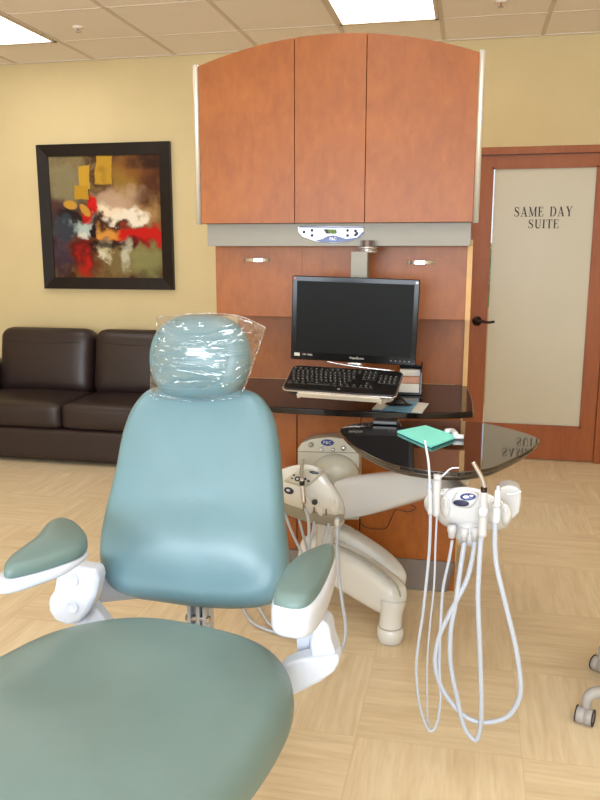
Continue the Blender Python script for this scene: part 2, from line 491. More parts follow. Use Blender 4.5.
from mathutils.bvhtree import BVHTree
def tree_of(o):
    off = Vector(o['_o']); me = o.data
    return BVHTree.FromPolygons([v.co+off for v in me.vertices], [tuple(p.vertices) for p in me.polygons])
def stick(name, tr, pts, m, par, lift=.0015, th=.003, k=3):
    """thin patch that follows the surface of another part"""
    P = spline([Vector((x, y, 0)) for x, y in pts], k, True) if k > 1 else [Vector((x, y, 0)) for x, y in pts]
    c = sum(P, Vector())/len(P); E = Vector((0, 0, EYE)); bm = bmesh.new(); rings = []
    def hit(q):
        h = tr.ray_cast(E, _ray(q.x, q.y).normalized())
        return (None, None) if h[0] is None else (h[0], h[1] if h[1].dot(_ray(q.x, q.y)) < 0 else -h[1])
    for s_, l in ((0, lift), (.35, lift), (.7, lift), (1, lift), (1.02, -th)):
        rg = []
        for p in P:
            h, n_ = hit(c+(p-c)*s_)
            if h is None: h, n_ = hit(c+(p-c)*s_*.85)
            if h is None: h, n_ = hit(c)
            rg.append(bm.verts.new(h+n_*l))
            if s_ == 0: break
        rings.append(rg)
    n = len(P)
    for k_ in range(n): bm.faces.new((rings[0][0], rings[1][k_], rings[1][(k_+1) % n]))
    for a, b in zip(rings[1:], rings[2:]):
        for k_ in range(n): bm.faces.new((a[k_], b[k_], b[(k_+1) % n], a[(k_+1) % n]))
    return obj(name, bm, m, par)
def ell(cx, cy, rx, ry, rot=0, n=12):
    return [(cx+rx*math.cos(2*PI*i/n)*math.cos(rot)-ry*math.sin(2*PI*i/n)*math.sin(rot), cy+rx*math.cos(2*PI*i/n)*math.sin(rot)+ry*math.sin(2*PI*i/n)*math.cos(rot)) for i in range(n)]

# ------------------------------------------------------------ room
WY = 5.481; XL, XR, YR, ZC = -4.3, 2.3, -3.2, 2.761
GX0, GT, GR = -3.272, .61, .505
struct(bxo('floor', (XL-.2, XR+.2, YR-.2, 7.7, -.1, 0), 'floor', bevel=0, org=(0, 0, 0)))
struct(bxo('ceiling', (XL-.2, XR+.2, YR-.2, WY+.12, ZC+.0, ZC+.1), 'ceil', bevel=0))
# back wall with the door opening
DX0, DX1, DZ = -.01, .873, 2.04
CZ = 2.091
bm = bmesh.new()
box(bm, XL-.1, DX0-.06, WY, WY+.12, 0, ZC); box(bm, DX1+.06, XR+.1, WY, WY+.12, 0, ZC); box(bm, DX0-.06, DX1+.06, WY, WY+.12, CZ, ZC)
struct(obj('wall_back', bm, 'wall', smooth=False))
struct(bxo('wall_left', (XL-.1, XL, YR, WY, 0, ZC), 'wall', bevel=0))
struct(bxo('wall_right', (XR, XR+.1, YR, WY, 0, ZC), 'wall', bevel=0))
bm = bmesh.new()
WX0, WX1, WZ0, WZ1 = -3.0, 1.6, .75, 2.35
box(bm, XL-.1, WX0, YR-.1, YR, 0, ZC); box(bm, WX1, XR+.1, YR-.1, YR, 0, ZC)
box(bm, WX0, WX1, YR-.1, YR, 0, WZ0); box(bm, WX0, WX1, YR-.1, YR, WZ1, ZC)
struct(obj('wall_front', bm, 'wall', smooth=False))
bm = bmesh.new()
for x in (WX0, -1.5, 0, WX1-.05): box(bm, x, x+.05, YR-.08, YR-.03, WZ0, WZ1)
box(bm, WX0, WX1, YR-.08, YR-.03, WZ0, WZ0+.05); box(bm, WX0, WX1, YR-.08, YR-.03, WZ1-.05, WZ1)
struct(obj('window_1', bm, 'rail', smooth=False))
# ceiling T-bar grid
bm = bmesh.new()
k = -2
while GX0+k*GT < XR:
    x = GX0+k*GT
    if x > XL: box(bm, x-.012, x+.012, YR, WY, ZC-.004, ZC+.01)
    k += 1
y = WY-GR
while y > YR:
    box(bm, XL, XR, y-.004, y+.004, ZC-.003, ZC+.01); y -= GT
box(bm, XL, XR, WY-.022, WY, ZC-.006, ZC+.01)
struct(obj('trim_1', bm, 'tbar', smooth=False))
# baseboard, hidden mostly
struct(bxo('baseboard_back', (DX1+.07, XR, WY-.012, WY, 0, .1), 'gunmetal', bevel=.002))
struct(bxo('baseboard_left', (XL, XL+.012, YR, WY, 0, .1), 'gunmetal', bevel=.002))
struct(bxo('baseboard_right', (XR-.012, XR, YR, WY, 0, .1), 'gunmetal', bevel=.002))

# recessed lamps
def troffer(ix, jy, label):
    x0 = GX0+ix*GT+.014; x1 = x0+GT-.028; y1 = WY-GR-jy*GT-.006; y0 = y1-2*GT+.012
    t = thing('ceiling_light', label, 'ceiling light', ((x0+x1)/2, (y0+y1)/2, ZC), 'recessed ceiling lights')
    bm = bmesh.new()
    box(bm, x0, x1, y0, y0+.03, ZC-.01, ZC+.005); box(bm, x0, x1, y1-.03, y1, ZC-.01, ZC+.005)
    box(bm, x0, x0+.02, y0, y1, ZC-.01, ZC+.005); box(bm, x1-.02, x1, y0, y1, ZC-.01, ZC+.005)
    obj('frame', bm, 'tbar', t, smooth=False)
    bm = bmesh.new(); box(bm, x0+.02, x1-.02, y0+.03, y1-.03, ZC-.006, ZC-.001)
    obj('diffuser', bm, 'lamp', t, smooth=False)
    cx_ = (x0+x1)/2; cy_ = y1-.2
    tube(rb_ := bmesh.new(), [(cx_+.115*math.cos(2*PI*i/28), cy_+.115*math.sin(2*PI*i/28), ZC-.007) for i in range(29)], .003, 6, 1, False)
    obj('dome_ring', rb_, 'lightgrey', t)
    return t
troffer(4, 0, 'lit recessed ceiling light above the stained maple cabinet')
troffer(0, 0, 'lit recessed ceiling light at the left above the dark sofa')
for ix, jy in ((4, 5), (0, 5), (4, 10), (0, 10), (7, 5)):
    troffer(ix, jy, 'lit recessed ceiling light behind the viewpoint')
# round lamp glare domes seen in both lights are the diffusers' own prism rings
def sprinkler(p, label):
    t = thing('sprinkler_head', label, 'sprinkler', p, 'ceiling sprinklers')
    x, y, z = p
    obj('escutcheon', lathe(bmesh.new(), (x, y, z+.002), (0, 0, -1), [(0, .035), (.006, .034), (.012, .012), (.012, 0)]), 'ceil', t)
    bm = bmesh.new(); lathe(bm, (x, y, z-.008), (0, 0, -1), [(0, .006), (.02, .005)], 12)
    lathe(bm, (x, y, z-.028), (0, 0, -1), [(0, 0), (0, .016), (.003, .016), (.003, 0)], 12)
    obj('deflector', bm, 'steel', t)
    obj('bulb', lathe(bmesh.new(), (x, y-.008, z-.010), (0, 0, -1), [(0, .003), (.014, .003)], 8), 'red', t)
sprinkler(atz(78, 27, ZC), 'small white fire sprinkler in the ceiling tile above the painting')
sprinkler(atz(501, 1, ZC), 'small white fire sprinkler in the ceiling right of the cabinet')

# ------------------------------------------------------------ door
GXa, GXb, GZb, GZt = .117, .784, .235, 1.967
bm = bmesh.new()
YD = WY+.015
box(bm, DX0, GXa, YD, YD+.045, .008, DZ); box(bm, GXb, DX1, YD, YD+.045, .008, DZ)
box(bm, GXa, GXb, YD, YD+.045, .008, GZb); box(bm, GXa, GXb, YD, YD+.045, GZt, DZ)
d = struct(obj('door_1', bm, 'cherry', smooth=False, org=(DX0, YD, 0)))
bm = bmesh.new()
for a in ((GXa, GXa+.012, GZb, GZt), (GXb-.012, GXb, GZb, GZt), (GXa, GXb, GZb, GZb+.012), (GXa, GXb, GZt-.012, GZt)):
    box(bm, a[0], a[1], YD+.004, YD+.014, a[2], a[3])
obj('glazing_bead', bm, 'cherry', d, smooth=False)
obj('frosted_pane', B(GXa+.02, GXb, YD+.018, YD+.026, GZb, GZt), 'frost', d, smooth=False)
m, nt, b = new_mat('clear_glass'); b.inputs['Transmission Weight'].default_value = 1; b.inputs['Roughness'].default_value = 0; b.inputs['IOR'].default_value = 1.1
obj('clear_glass_edge', B(GXa, GXa+.02, YD+.018, YD+.026, GZb, GZt), m, d, smooth=False)
hp = at(477, 321, YD)
hd = obj('door_handle', lathe(bmesh.new(), (hp.x, YD, hp.z), (0, -1, 0), [(0, .033), (.006, .033), (.012, .028), (.014, .012), (.045, .011), (.045, 0)]), 'bronze', d)
bm = bmesh.new(); tube(bm, [(hp.x, YD-.045, hp.z), (hp.x+.03, YD-.05, hp.z+.002), (hp.x+.075, YD-.05, hp.z-.004), (hp.x+.115, YD-.045, hp.z+.002)], lambda t: .011-.003*t)
obj('lever', bm, 'bronze', hd)
bm = bmesh.new()
box(bm, DX0-.06, DX0-.002, WY-.012, WY+.12, 0, CZ); box(bm, DX1+.002, DX1+.06, WY-.012, WY+.12, 0, CZ); box(bm, DX0-.002, DX1+.002, WY-.012, WY+.12, DZ+.004, CZ)
struct(obj('trim_2', bm, 'cherry', smooth=True, bevel=.003))
# serif lettering on the glass
def serif(bm, ch, x, z, h, y, th=.0012):
    """thick/thin serif capitals; returns advance width"""
    def bar(x0, z0, x1, z1, w):
        a = Vector((x0, 0, z0)); c = Vector((x1, 0, z1)); dv = (c-a).normalized(); n = Vector((-dv.z, 0, dv.x))*w/2
        pts = [Vector((x+p.x*h, y, z+p.z*h)) for p in (a+n, c+n, c-n, a-n)]
        prism(bm, pts, (0, -th, 0))
    def strip(pts, ws):
        n = len(pts); L = []; R = []
        for i in range(n):
            a = Vector((*pts[max(i-1, 0)], 0)); c = Vector((*pts[min(i+1, n-1)], 0)); dv = (c-a).normalized()
            nn = Vector((-dv.y, dv.x))*ws[i]/2
            L.append((pts[i][0]+nn.x, pts[i][1]+nn.y)); R.append((pts[i][0]-nn.x, pts[i][1]-nn.y))
        for i in range(n-1):
            prism(bm, [Vector((x+p[0]*h, y, z+p[1]*h)) for p in (L[i], L[i+1], R[i+1], R[i])], (0, -th, 0))
    K, k, s = .17, .06, .05
    if ch == 'I': bar(.2, 0, .2, 1, K); bar(.02, s/2, .38, s/2, s); bar(.02, 1-s/2, .38, 1-s/2, s); return .4
    if ch == 'A':
        bar(.14, 0, .42, 1, k); bar(.40, 1, .74, 0, K); bar(.22, .32, .62, .32, k); bar(0, s/2, .3, s/2, s); bar(.54, s/2, .92, s/2, s); return .92
    if ch == 'M':
        bar(.15, 0, .15, 1, k); bar(.15, .98, .5, .05, K*.9); bar(.5, .05, .84, .98, k); bar(.87, 0, .87, 1, K)
        bar(0, s/2, .3, s/2, s); bar(.7, s/2, 1.04, s/2, s); bar(0, 1-s/2, .2, 1-s/2, s); bar(.84, 1-s/2, 1.04, 1-s/2, s); return 1.04
    if ch == 'E':
        bar(.18, 0, .18, 1, K); bar(.02, s/2, .66, s/2, s); bar(.02, 1-s/2, .62, 1-s/2, s); bar(.2, .52, .48, .52, k)
        bar(.66, 0, .66, .27, .07); bar(.61, .75, .61, 1, .06); bar(.48, .4, .48, .64, .05); return .7
    if ch == 'T':
        bar(.37, 0, .37, 1, K); bar(.02, 1-s/2, .72, 1-s/2, s); bar(.2, s/2, .54, s/2, s); bar(.04, .72, .04, 1, .06); bar(.7, .72, .7, 1, .06); return .74
    if ch == 'Y':
        bar(.15, 1, .42, .46, K); bar(.72, 1, .45, .46, k); bar(.43, 0, .43, .48, K); bar(0, 1-s/2, .32, 1-s/2, s); bar(.58, 1-s/2, .86, 1-s/2, s); bar(.26, s/2, .6, s/2, s); return .86
    if ch == 'D':
        bar(.18, 0, .18, 1, K); bar(.02, s/2, .4, s/2, s); bar(.02, 1-s/2, .4, 1-s/2, s)
        A = [PI/2-PI*i/12 for i in range(13)]
        strip([(.38+.36*math.cos(a), .5+.475*math.sin(a)) for a in A], [s+(K-s)*max(0, math.cos(a)) for a in A]); return .84
    if ch == 'U':
        bar(.19, .3, .19, 1, K); bar(.7, .3, .7, 1, k); bar(.02, 1-s/2, .36, 1-s/2, s); bar(.56, 1-s/2, .84, 1-s/2, s)
        A = [PI+PI*i/10 for i in range(11)]
        strip([(.445+.255*math.cos(a), .3+.27*math.sin(a)) for a in A], [K-(K-k)*i/10 for i in range(11)]); return .84
    if ch == 'S':
        pts = [(.6, .72), (.58, .86), (.46, .96), (.33, .97), (.18, .91), (.13, .77), (.2, .64), (.36, .54), (.52, .44), (.61, .31), (.58, .15), (.46, .05), (.32, .03), (.17, .08), (.1, .22)]
        ws = [.04, .05, .06, .07, .11, .14, .17, .18, .18, .16, .13, .08, .06, .05, .04]
        strip(pts, ws); bar(.62, .68, .62, .98, .05); bar(.09, .02, .09, .3, .05); return .72
    return .55
def word(bm, s, x0, x1, z, h, y):
    t = bmesh.new(); w = sum(serif(t, c, 0, 0, h, 0)*h for c in s)+.12*h*(len(s)-1); t.free()
    k = (x1-x0)/w; x = x0
    for c in s:
        sub = bmesh.new(); adv = serif(sub, c, 0, 0, h, 0)*h
        for v in sub.verts: v.co = Vector((x+v.co.x*k, y+v.co.y, z+v.co.z))
        me = bpy.data.meshes.new('t'); sub.to_mesh(me); sub.free(); bm.from_mesh(me); bpy.data.meshes.remove(me)
        x += (adv+.12*h)*k
yl = YD+.0178
bm = bmesh.new()
a, c = at(514, 216.5, WY), at(573, 216.5, WY); top = at(543, 206.5, WY).z
word(bm, 'SAME DAY', a.x, c.x, a.z, top-a.z, yl)
a, c = at(528, 228.3, WY), at(559, 228.3, WY); top = at(543, 219.3, WY).z
word(bm, 'SUITE', a.x, c.x, a.z, top-a.z, yl)
obj('lettering', bm, 'ink', d, smooth=False)
# small suite beyond the door, seen through the clear glass edge
bm = bmesh.new()
box(bm, -.9, -.8, WY+.12, 7.6, 0, ZC); box(bm, 1.7, 1.8, WY+.12, 7.6, 0, ZC); box(bm, -.8, 1.7, WY+.12, 7.6, ZC, ZC+.1)
box(bm, -.8, -.2, 7.5, 7.6, 0, ZC); box(bm, 1.0, 1.7, 7.5, 7.6, 0, ZC); box(bm, -.2, 1.0, 7.5, 7.6, 0, .9); box(bm, -.2, 1.0, 7.5, 7.6, 2.3, ZC)
struct(obj('wall_suite', bm, 'wall', smooth=False))
bm = bmesh.new(); rbox(bm, (.4, 8.7, .75), (3.4, .7, 1.5), .3, 10)
tag(obj('hedge', bm, 'greenery'), 'green hedge outside, glimpsed through the clear edge of the glass door', 'hedge')

# ------------------------------------------------------------ painting
pc = [at(39, 147, WY), at(171, 140, WY), at(46, 289.5, WY), at(175, 288.5, WY)]
x0, x1 = (pc[0].x+pc[2].x)/2, (pc[1].x+pc[3].x)/2; z1, z0 = (pc[0].z+pc[1].z)/2, (pc[2].z+pc[3].z)/2
t = thing('framed_painting', 'large abstract painting in a wide dark brown frame on the tan wall', 'painting', ((x0+x1)/2, WY-.02, z0))
fw = .085
bm = bmesh.new()
o4 = [(x0, z0), (x1, z0), (x1, z1), (x0, z1)]; i4 = [(x0+fw, z0+fw), (x1-fw, z0+fw), (x1-fw, z1-fw), (x0+fw, z1-fw)]
vo = [bm.verts.new((x, WY-.035, z)) for x, z in o4]; vi = [bm.verts.new((x, WY-.022, z)) for x, z in i4]
vb = [bm.verts.new((x, WY-.001, z)) for x, z in o4]; vj = [bm.verts.new((x, WY-.001, z)) for x, z in i4]
for i in range(4):
    j = (i+1) % 4
    bm.faces.new((vo[i], vo[j], vi[j], vi[i])); bm.faces.new((vb[j], vb[i], vj[i], vj[j]))
    bm.faces.new((vo[j], vo[i], vb[i], vb[j])); bm.faces.new((vi[i], vi[j], vj[j], vj[i]))
obj('frame', bm, 'frame', t, smooth=False)
cw, chh = x1-x0-2*fw, z1-z0-2*fw
obj('canvas', B((x0+x1)/2-cw/2, (x0+x1)/2+cw/2, WY-.014, WY-.003, z0+fw, z1-fw), painting_mat(cw, chh), t, smooth=False, org=((x0+x1)/2, WY-.014, (z0+z1)/2))

# ------------------------------------------------------------ sofa
SY = 4.68; SB = 5.44
sx = [-3.40, -2.645, -1.89]
t = thing('sofa', 'dark brown leather two seat sofa against the tan wall under the painting', 'sofa', (-2.645, 5.05, 0))
bm = bmesh.new(); rbox(bm, (-2.645, (SY+SB)/2+.005, .135), (1.96, SB-SY-.01, .225), .02, 6); obj('base', bm, 'sofa', t)
for q in (-3.5, -1.8):
    for yy in (SY+.06, SB-.06):
        obj('foot', lathe(bmesh.new(), (q, yy, 0), (0, 0, 1), [(0, 0), (0, .025), (.03, .03), (.03, 0)], 16), 'sofafeet', t)
for a, b_ in ((sx[0], sx[1]), (sx[1], sx[2])):
    bm = bmesh.new(); rbox(bm, ((a+b_)/2, SY+.29, .335), (b_-a-.004, .60, .175), .04, 10, (.0, .012, .014)); cs = obj('seat_cushion', bm, 'sofa', t)
    mt = Matrix.Rotation(-.16, 3, 'X')
    bm = bmesh.new(); rbox(bm, ((a+b_)/2, SY+.565, .625), (b_-a-.012, .2, .49), .085, 12, (.0, .02, .0), mt); bc = obj('back_cushion', bm, 'sofa', t)
    bm = bmesh.new(); pp = []
    for i in range(13):
        u = i/12; X = a+.03+(b_-a-.06)*u
        pp.append(Vector((X, SY+.487-.0135*(1-(2*u-1)**2)+.03*max(0, abs(2*u-1)-.82)/.18, .782-.014*math.sin(PI*u))))
    tube(bm, pp, .0025, 6, 2); obj('seam', bm, 'thread', bc)
for s, X in ((-1, sx[0]-.115), (1, sx[2]+.115)):
    bm = bmesh.new(); rbox(bm, (X, (SY+SB)/2, .315), (.215, SB-SY, .59), .06, 10); obj('arm', bm, 'sofa', t)
bm = bmesh.new(); rbox(bm, (-2.645, SB-.055, .40), (1.5, .11, .72), .04, 8); obj('back_frame', bm, 'sofa', t)

# ------------------------------------------------------------ cabinet (upper hutch)
UY = 3.21; VY = 3.27; DY = 3.40; BY = 3.72
UXL, UXR = -1.118, .0105; UZ0 = 1.545
t = thing('wall_cabinet', 'tall honey maple dental cabinet hutch with arched doors above the black worktop', 'cabinet', (-.56, 3.5, .81))
CAB = t
def arc_z(x):      # arched top
    xc = (UXL+UXR)/2; u = (x-xc)/((UXR-UXL)/2); return 2.262-.0975*u*u
# body
def arched(x0, x1, y0, y1, z0, dz=0, n=14):
    pts = [(x0, y0, z0), (x1, y0, z0)]+[(x1+(x0-x1)*i/n, y0, arc_z(x1+(x0-x1)*i/n)+dz) for i in range(n+1)]
    return prism(bmesh.new(), pts, (0, y1-y0, 0))
obj('carcass', arched(UXL+.012, UXR-.012, UY+.021, BY+.04, UZ0+.002, -.003), 'maple', t, smooth=False)
s1, s2 = at(294.5, 150, UY).x, at(365.5, 150, UY).x
for a, b_ in ((UXL+.008, s1-.0012), (s1+.0012, s2-.0012), (s2+.0012, UXR-.008)):
    obj('door', arched(a, b_, UY, UY+.019, UZ0), 'maple', t, smooth=False, bevel=.0012)
for x, sgn in ((UXL-.004, -1), (UXR+.004, 1)):
    bm = bmesh.new(); zt = arc_z(UXL)+.012
    lathe(bm, (x, UY+.004, UZ0-.004), (0, 0, 1), [(0, 0), (0, .0115), (zt-UZ0-.003, .0115), (zt-UZ0+.004, .008), (zt-UZ0+.004, 0)], 20)
    box(bm, x-.006, x+.006, UY+.004, UY+.12, UZ0, zt-.01)
    obj('rail', bm, 'rail', t)
# valance
vz0 = 1.452
bxo('light_valance', (UXL+.012, UXR-.012, VY, VY+.02, vz0, UZ0+.001), 'alu', t, bevel=.002)
bxo('valance_lip', (UXL+.012, UXR-.012, VY+.02, VY+.14, vz0, vz0+.012), 'alu', t, bevel=.001)
bxo('under_shelf', (UXL+.03, UXR-.03, VY+.02, BY, 1.50, UZ0), 'maple', t, bevel=0)
# drawer fronts below
dl, dr = at(216.2, 290, DY).x, -.0135
d1, d2 = at(302, 270, DY).x, at(372.5, 270, DY).x
dz0 = at(216, 315.5, DY).z
bxo('drawer_box', (dl+.002, .004, DY+.0005, BY+.01, dz0+.004, 1.5), 'maple', t, bevel=0)
def pull(c, par):
    bm = bmesh.new(); n = 12; w = .122
    P = []
    for i in range(n+1):
        u = 2*i/n-1; P.append((c[0]+u*w/2, DY-.001-.026*(1-abs(u)**2.6), c[2]))
    for i in range(n):
        a, b2 = P[i], P[i+1]
        prism(bm, [(a[0], a[1], a[2]-.007), (b2[0], b2[1], b2[2]-.007), (b2[0], b2[1], b2[2]+.007), (a[0], a[1], a[2]+.007)], (0, .004, 0))
    return obj('handle', bm, 'steel', par, smooth=False)
for i, (a, b_) in enumerate(((dl, d1-.0015), (d1+.0015, d2-.0015), (d2+.0015, dr))):
    f = bxo('drawer_front', (a, b_, DY, DY+.018, dz0, 1.478), 'maple', t, bevel=.0015)
    if i != 1:
        q = at(256 if i == 0 else 420, 260 if i == 0 else 262.5, DY-.02); pull((q.x, 0, q.z), f)
# backsplash + side stile
bxo('back_panel', (-1.11, .004, BY, BY+.04, .8105, 1.52), 'maple', t, bevel=0)
obj('edge_band', B(-.013, .008, BY-.03, BY+.0, .8105, dz0+.004), 'maple_edge', t, smooth=False)
obj('edge_band', B(-.013, .0085, DY-.004, DY-.0, dz0, 1.478), 'maple_edge', t, smooth=False)
# control panel on the valance
cp = obj('control_panel', B(-.001, .001, -.001, .001, 0, .001), 'cool', t)   # replaced below
bpy.data.objects.remove(cp)
y0 = VY-.0015
outl = [(298, 226.5), (331, 226), (363, 226.5), (364.5, 232), (361, 237), (350, 241), (334, 243.3), (316, 241.5), (303, 237), (298.5, 232)]
cp = obj('control_panel', prism(bmesh.new(), pxs(outl, VY), (0, -.008, 0)), 'cool', t, bevel=.002)
def decal(name, pts, m, Y, par, th=.001): return obj(name, prism(bmesh.new(), pxs(pts, Y), (0, -th, 0)), m, par, smooth=False)
decal('dark_top_trim', [(299, 226.5), (363, 227), (363, 228), (299, 227.6)], 'blue', VY-.008, cp)
decal('display', [(323.5, 229.2), (336.5, 229.6), (336.3, 234), (326, 233.6)], 'lcd', VY-.008, cp)
decal('display_dark_end', [(323.5, 229.2), (328, 229.3), (329, 233.8), (326, 233.6)], 'lcddark', VY-.0091, cp, .0005)  # dark wedge across the left end of the display
q = at(332.6, 231.8, VY-.0091); text_obj('clock_digits', '1:05', .022, 'lcddark', cp, (q.x, VY-.0095, q.z), UP)
decal('blue_swoosh', [(315, 240.3), (322, 239), (327, 236.3), (333, 235.2), (339, 236.6), (346, 238.8), (357, 237.5), (363.5, 231), (363.8, 233), (360, 237.4), (349, 241), (334, 242.6), (322, 242)], 'blue', VY-.008, cp)
q = at(333, 239, VY-.009); text_obj('maker_logo', 'P&C', .016, 'cool', cp, (q.x, VY-.0098, q.z), UP)
for bx, by in ((304, 232), (312, 230.3), (312, 235.5), (347.5, 230.5), (347.5, 235.5), (355.5, 231), (357, 233.5), (355.5, 235)):
    q = at(bx, by, VY-.008); obj('button', lathe(bmesh.new(), (q.x, VY-.008, q.z), (0, -1, 0), [(0, .0062), (.002, .0058), (.003, 0)], 12), 'navy', cp)

# ------------------------------------------------------------ base cabinet + worktop
t = thing('base_cabinet', 'low maple base cabinet with grey kick plate under the black worktop', 'cabinet', (-.56, 3.45, 0))
BF = 3.19; BXL, BXR = -1.11, -.013
bxo('carcass', (BXL, BXR, BF+.019, BY+.04, .0, .784), 'maple', t, bevel=0)
m1, m2 = at(297, 470, BF).x, at(359.5, 530, BF).x
kz = at(455, 562.5, BF).z
for a, b_ in ((BXL+.001, m1-.002), (m1+.002, m2-.002), (m2+.002, BXR-.001)):
    bxo('door', (a, b_, BF, BF+.0185, kz+.001, .772), 'maple', t, bevel=.0015)
obj('edge_band', B(BXR, BXR+.004, BF, BY, kz, .784), 'maple_edge', t, smooth=False)
ko = [(BXL+.02, BF-.004, 0), (-.07, BF-.004, 0), (-.052, BF+.0, 0), (-.04, BF+.018, 0), (-.04, BY, 0), (BXL+.02, BY, 0)]
kp = [(BXL+.01, BF-.004), (-.065, BF-.004), (-.046, BF+.002), (-.036, BF+.018), (-.036, BF+.03), (BXL+.01, BF+.03)]
bm = bmesh.new()
lo = [bm.verts.new((x, y, .001)) for x, y in kp]; hi = [bm.verts.new((x+(.026 if x > -.5 else 0), y, kz)) for x, y in kp]
bm.faces.new(lo); bm.faces.new(hi[::-1])
for i in range(6): bm.faces.new((lo[i], hi[i], hi[(i+1) % 6], lo[(i+1) % 6]))
obj('kick_plate', bm, 'gunmetal', t, smooth=False)

wz = .81
front = [(-1.16, 3.20), (-1.12, 3.10), (-.95, 3.055), (-.7, 3.03), (-.45, 3.018), (-.22, 3.03), (-.06, 3.065), (.034, 3.105)]
side = [(.036, 3.16), (.032, 3.35), (.02, 3.55), (.004, 3.70)]
fp = [Vector((x, y, wz)) for x, y in front]
pts = spline(fp, 5)+spline([Vector((x, y, wz)) for x, y in side], 4)+[Vector((.0, BY-.001, wz)), Vector((-1.13, BY-.001, wz)), Vector((-1.15, 3.5, wz))]
bm = prism(bmesh.new(), pts, (0, 0, -.026))
tag(obj('worktop', bm, 'black', smooth=False, bevel=.004, seg=3), 'glossy black bow fronted worktop lying on the maple base cabinet', 'worktop')

# ------------------------------------------------------------ monitor on its arm
MY = 3.09
t = thing('monitor_arm', 'silver square post hanging from the cabinet valance behind the monitor', 'monitor arm', (-.43, 3.2, 1.40))
pa, pb = at(350.5, 262, 3.18), at(367.5, 262, 3.18)
zt = at(350, 251.5, 3.18).z
bxo('post', (pa.x, pb.x, 3.18, 3.25, 1.06, zt), 'alu', t, bevel=.003)
q = at(367, 249, 3.22)
obj('clamp', lathe(bmesh.new(), (q.x, 3.24, zt-.006), (0, 0, 1), [(0, 0), (0, .045), (.008, .045), (.01, .038), (.016, .038), (.016, .043), (.024, .043), (.026, .03), (.05, .03), (.05, 0)]), 'steel', t)
bxo('bracket', (pa.x-.01, pb.x+.01, 3.152, 3.179, 1.10, 1.2), 'blackplastic', t, bevel=.003)
bm = bmesh.new(); tube(bm, [((pa.x+pb.x)/2, 3.215, 1.10), ((pa.x+pb.x)/2, 3.21, .98), ((pa.x+pb.x)/2-.0, 3.12, .925), (-.44, 3.0, .885)], .012, 12)
obj('lower_rod', bm, 'steel', t)

t = thing('computer_monitor', 'wide black computer monitor with a dark screen above the worktop', 'monitor', (-.447, MY, .98))
xa, xb = at(291.5, 318, MY).x, at(418, 318, MY).x
za, zb = at(355, 362.5, MY).z, at(355, 277.5, MY).z
xm, zm = (xa+xb)/2, (za+zb)/2; w, h = xb-xa, zb-za
mo = thing  # alias unused
bm = bmesh.new(); box(bm, xa, xb, MY, MY+.022, za, zb)
mb = obj('housing', bm, 'gloss', t, bevel=.004, seg=3)
bm = bmesh.new(); rbox(bm, (xm, MY+.036, zm), (w*.72, .04, h*.7), .015, 4); obj('rear_shell', bm, 'blackplastic', t)
obj('screen', B(xa+.02, xb-.02, MY-.0012, MY, za+.032, zb-.02), 'screen', t, smooth=False)
text_obj('maker_name', 'ViewSonic', .014, 'keylegend', t, (xm+.018, MY-.0008, za+.018), UP)
text_obj('badge_text', 'HD 1080p', .010, 'keylegend', t, (xa+.07, MY-.0008, za+.022), UP)
obj('badge', B(xa+.015, xa+.038, MY-.001, MY, za+.015, za+.028), 'keylegend', t, smooth=False)
for k in range(5): obj('touch_button', B(xb-.10+k*.018, xb-.096+k*.018, MY-.001, MY, za+.014, za+.016), 'keylegend', t, smooth=False)
obj('corner_sticker', B(xb-.016, xb-.006, MY-.001, MY, zb-.017, zb-.008), 'lightgrey', t, smooth=False)
obj('corner_sticker', B(xa+.006, xa+.015, MY-.001, MY, zb-.014, zb-.007), 'red', t, smooth=False)
bm = bmesh.new(); rbox(bm, (xm+.01, MY+.012, za-.008), (.062, .03, .018), .007, 4); obj('chin_tab', bm, 'steel', t)
# tilt the whole monitor a little clockwise about its centre
R = Matrix.Rotation(math.radians(1.5), 4, 'Y'); piv = Vector((xm, MY, zm))
t.matrix_world = Matrix.Translation(piv) @ R @ Matrix.Translation(-piv) @ Matrix.Translation(t.location)

# keyboard + tray
kyw = math.radians(-4.5); ktilt = math.radians(24)
kc = at(342.5, 379.5, 2.97)
KM = Matrix.Translation(kc) @ Matrix.Rotation(kyw, 4, 'Z') @ Matrix.Rotation(math.radians(1.0), 4, 'Y') @ Matrix.Rotation(ktilt, 4, 'X')
def klocal(name, bm, m, par, **k):
    bmesh.ops.transform(bm, matrix=KM, verts=bm.verts); return obj(name, bm, m, par, **k)
t = thing('keyboard', 'black computer keyboard with a silver rim on the tilted tray', 'keyboard', kc)
KW, KD = .44, .168
def rr(x0, x1, y0, y1, r, z, n=4):
    P = []
    for cx, cy, a0 in ((x1-r, y1-r, 0), (x0+r, y1-r, 90), (x0+r, y0+r, 180), (x1-r, y0+r, 270)):
        for i in range(n+1):
            a = math.radians(a0+90*i/n); P.append(Vector((cx+r*math.cos(a), cy+r*math.sin(a), z)))
    return P
klocal('body', prism(bmesh.new(), rr(-KW/2, KW/2, -KD/2, KD/2, .02, -.001), (0, 0, -.014)), 'blackplastic', t, bevel=.002)
klocal('rim', prism(bmesh.new(), rr(-KW/2-.006, KW/2+.006, -KD/2-.006, KD/2+.006, .024, -.006), (0, 0, -.006)), 'steel', t, bevel=.002)
kp_ = None; kb = .0187; ys = [.058, .036, .017, -.002, -.021, -.040]
rows = [[(-.205+i*kb*1.17, kb) for i in range(13)],
        [(-.205+i*kb, kb) for i in range(14)], [(-.200+i*kb, kb) for i in range(14)], [(-.196+i*kb, kb) for i in range(13)],
        [(-.190+i*kb, kb) for i in range(12)], [(-.2, .025), (-.173, .022), (-.148, .022), (-.085, .095), (-.022, .022), (.004, .022), (.03, .022), (.056, .022)]]
for r_ in rows:
    pass
meshes = {}
n = 0
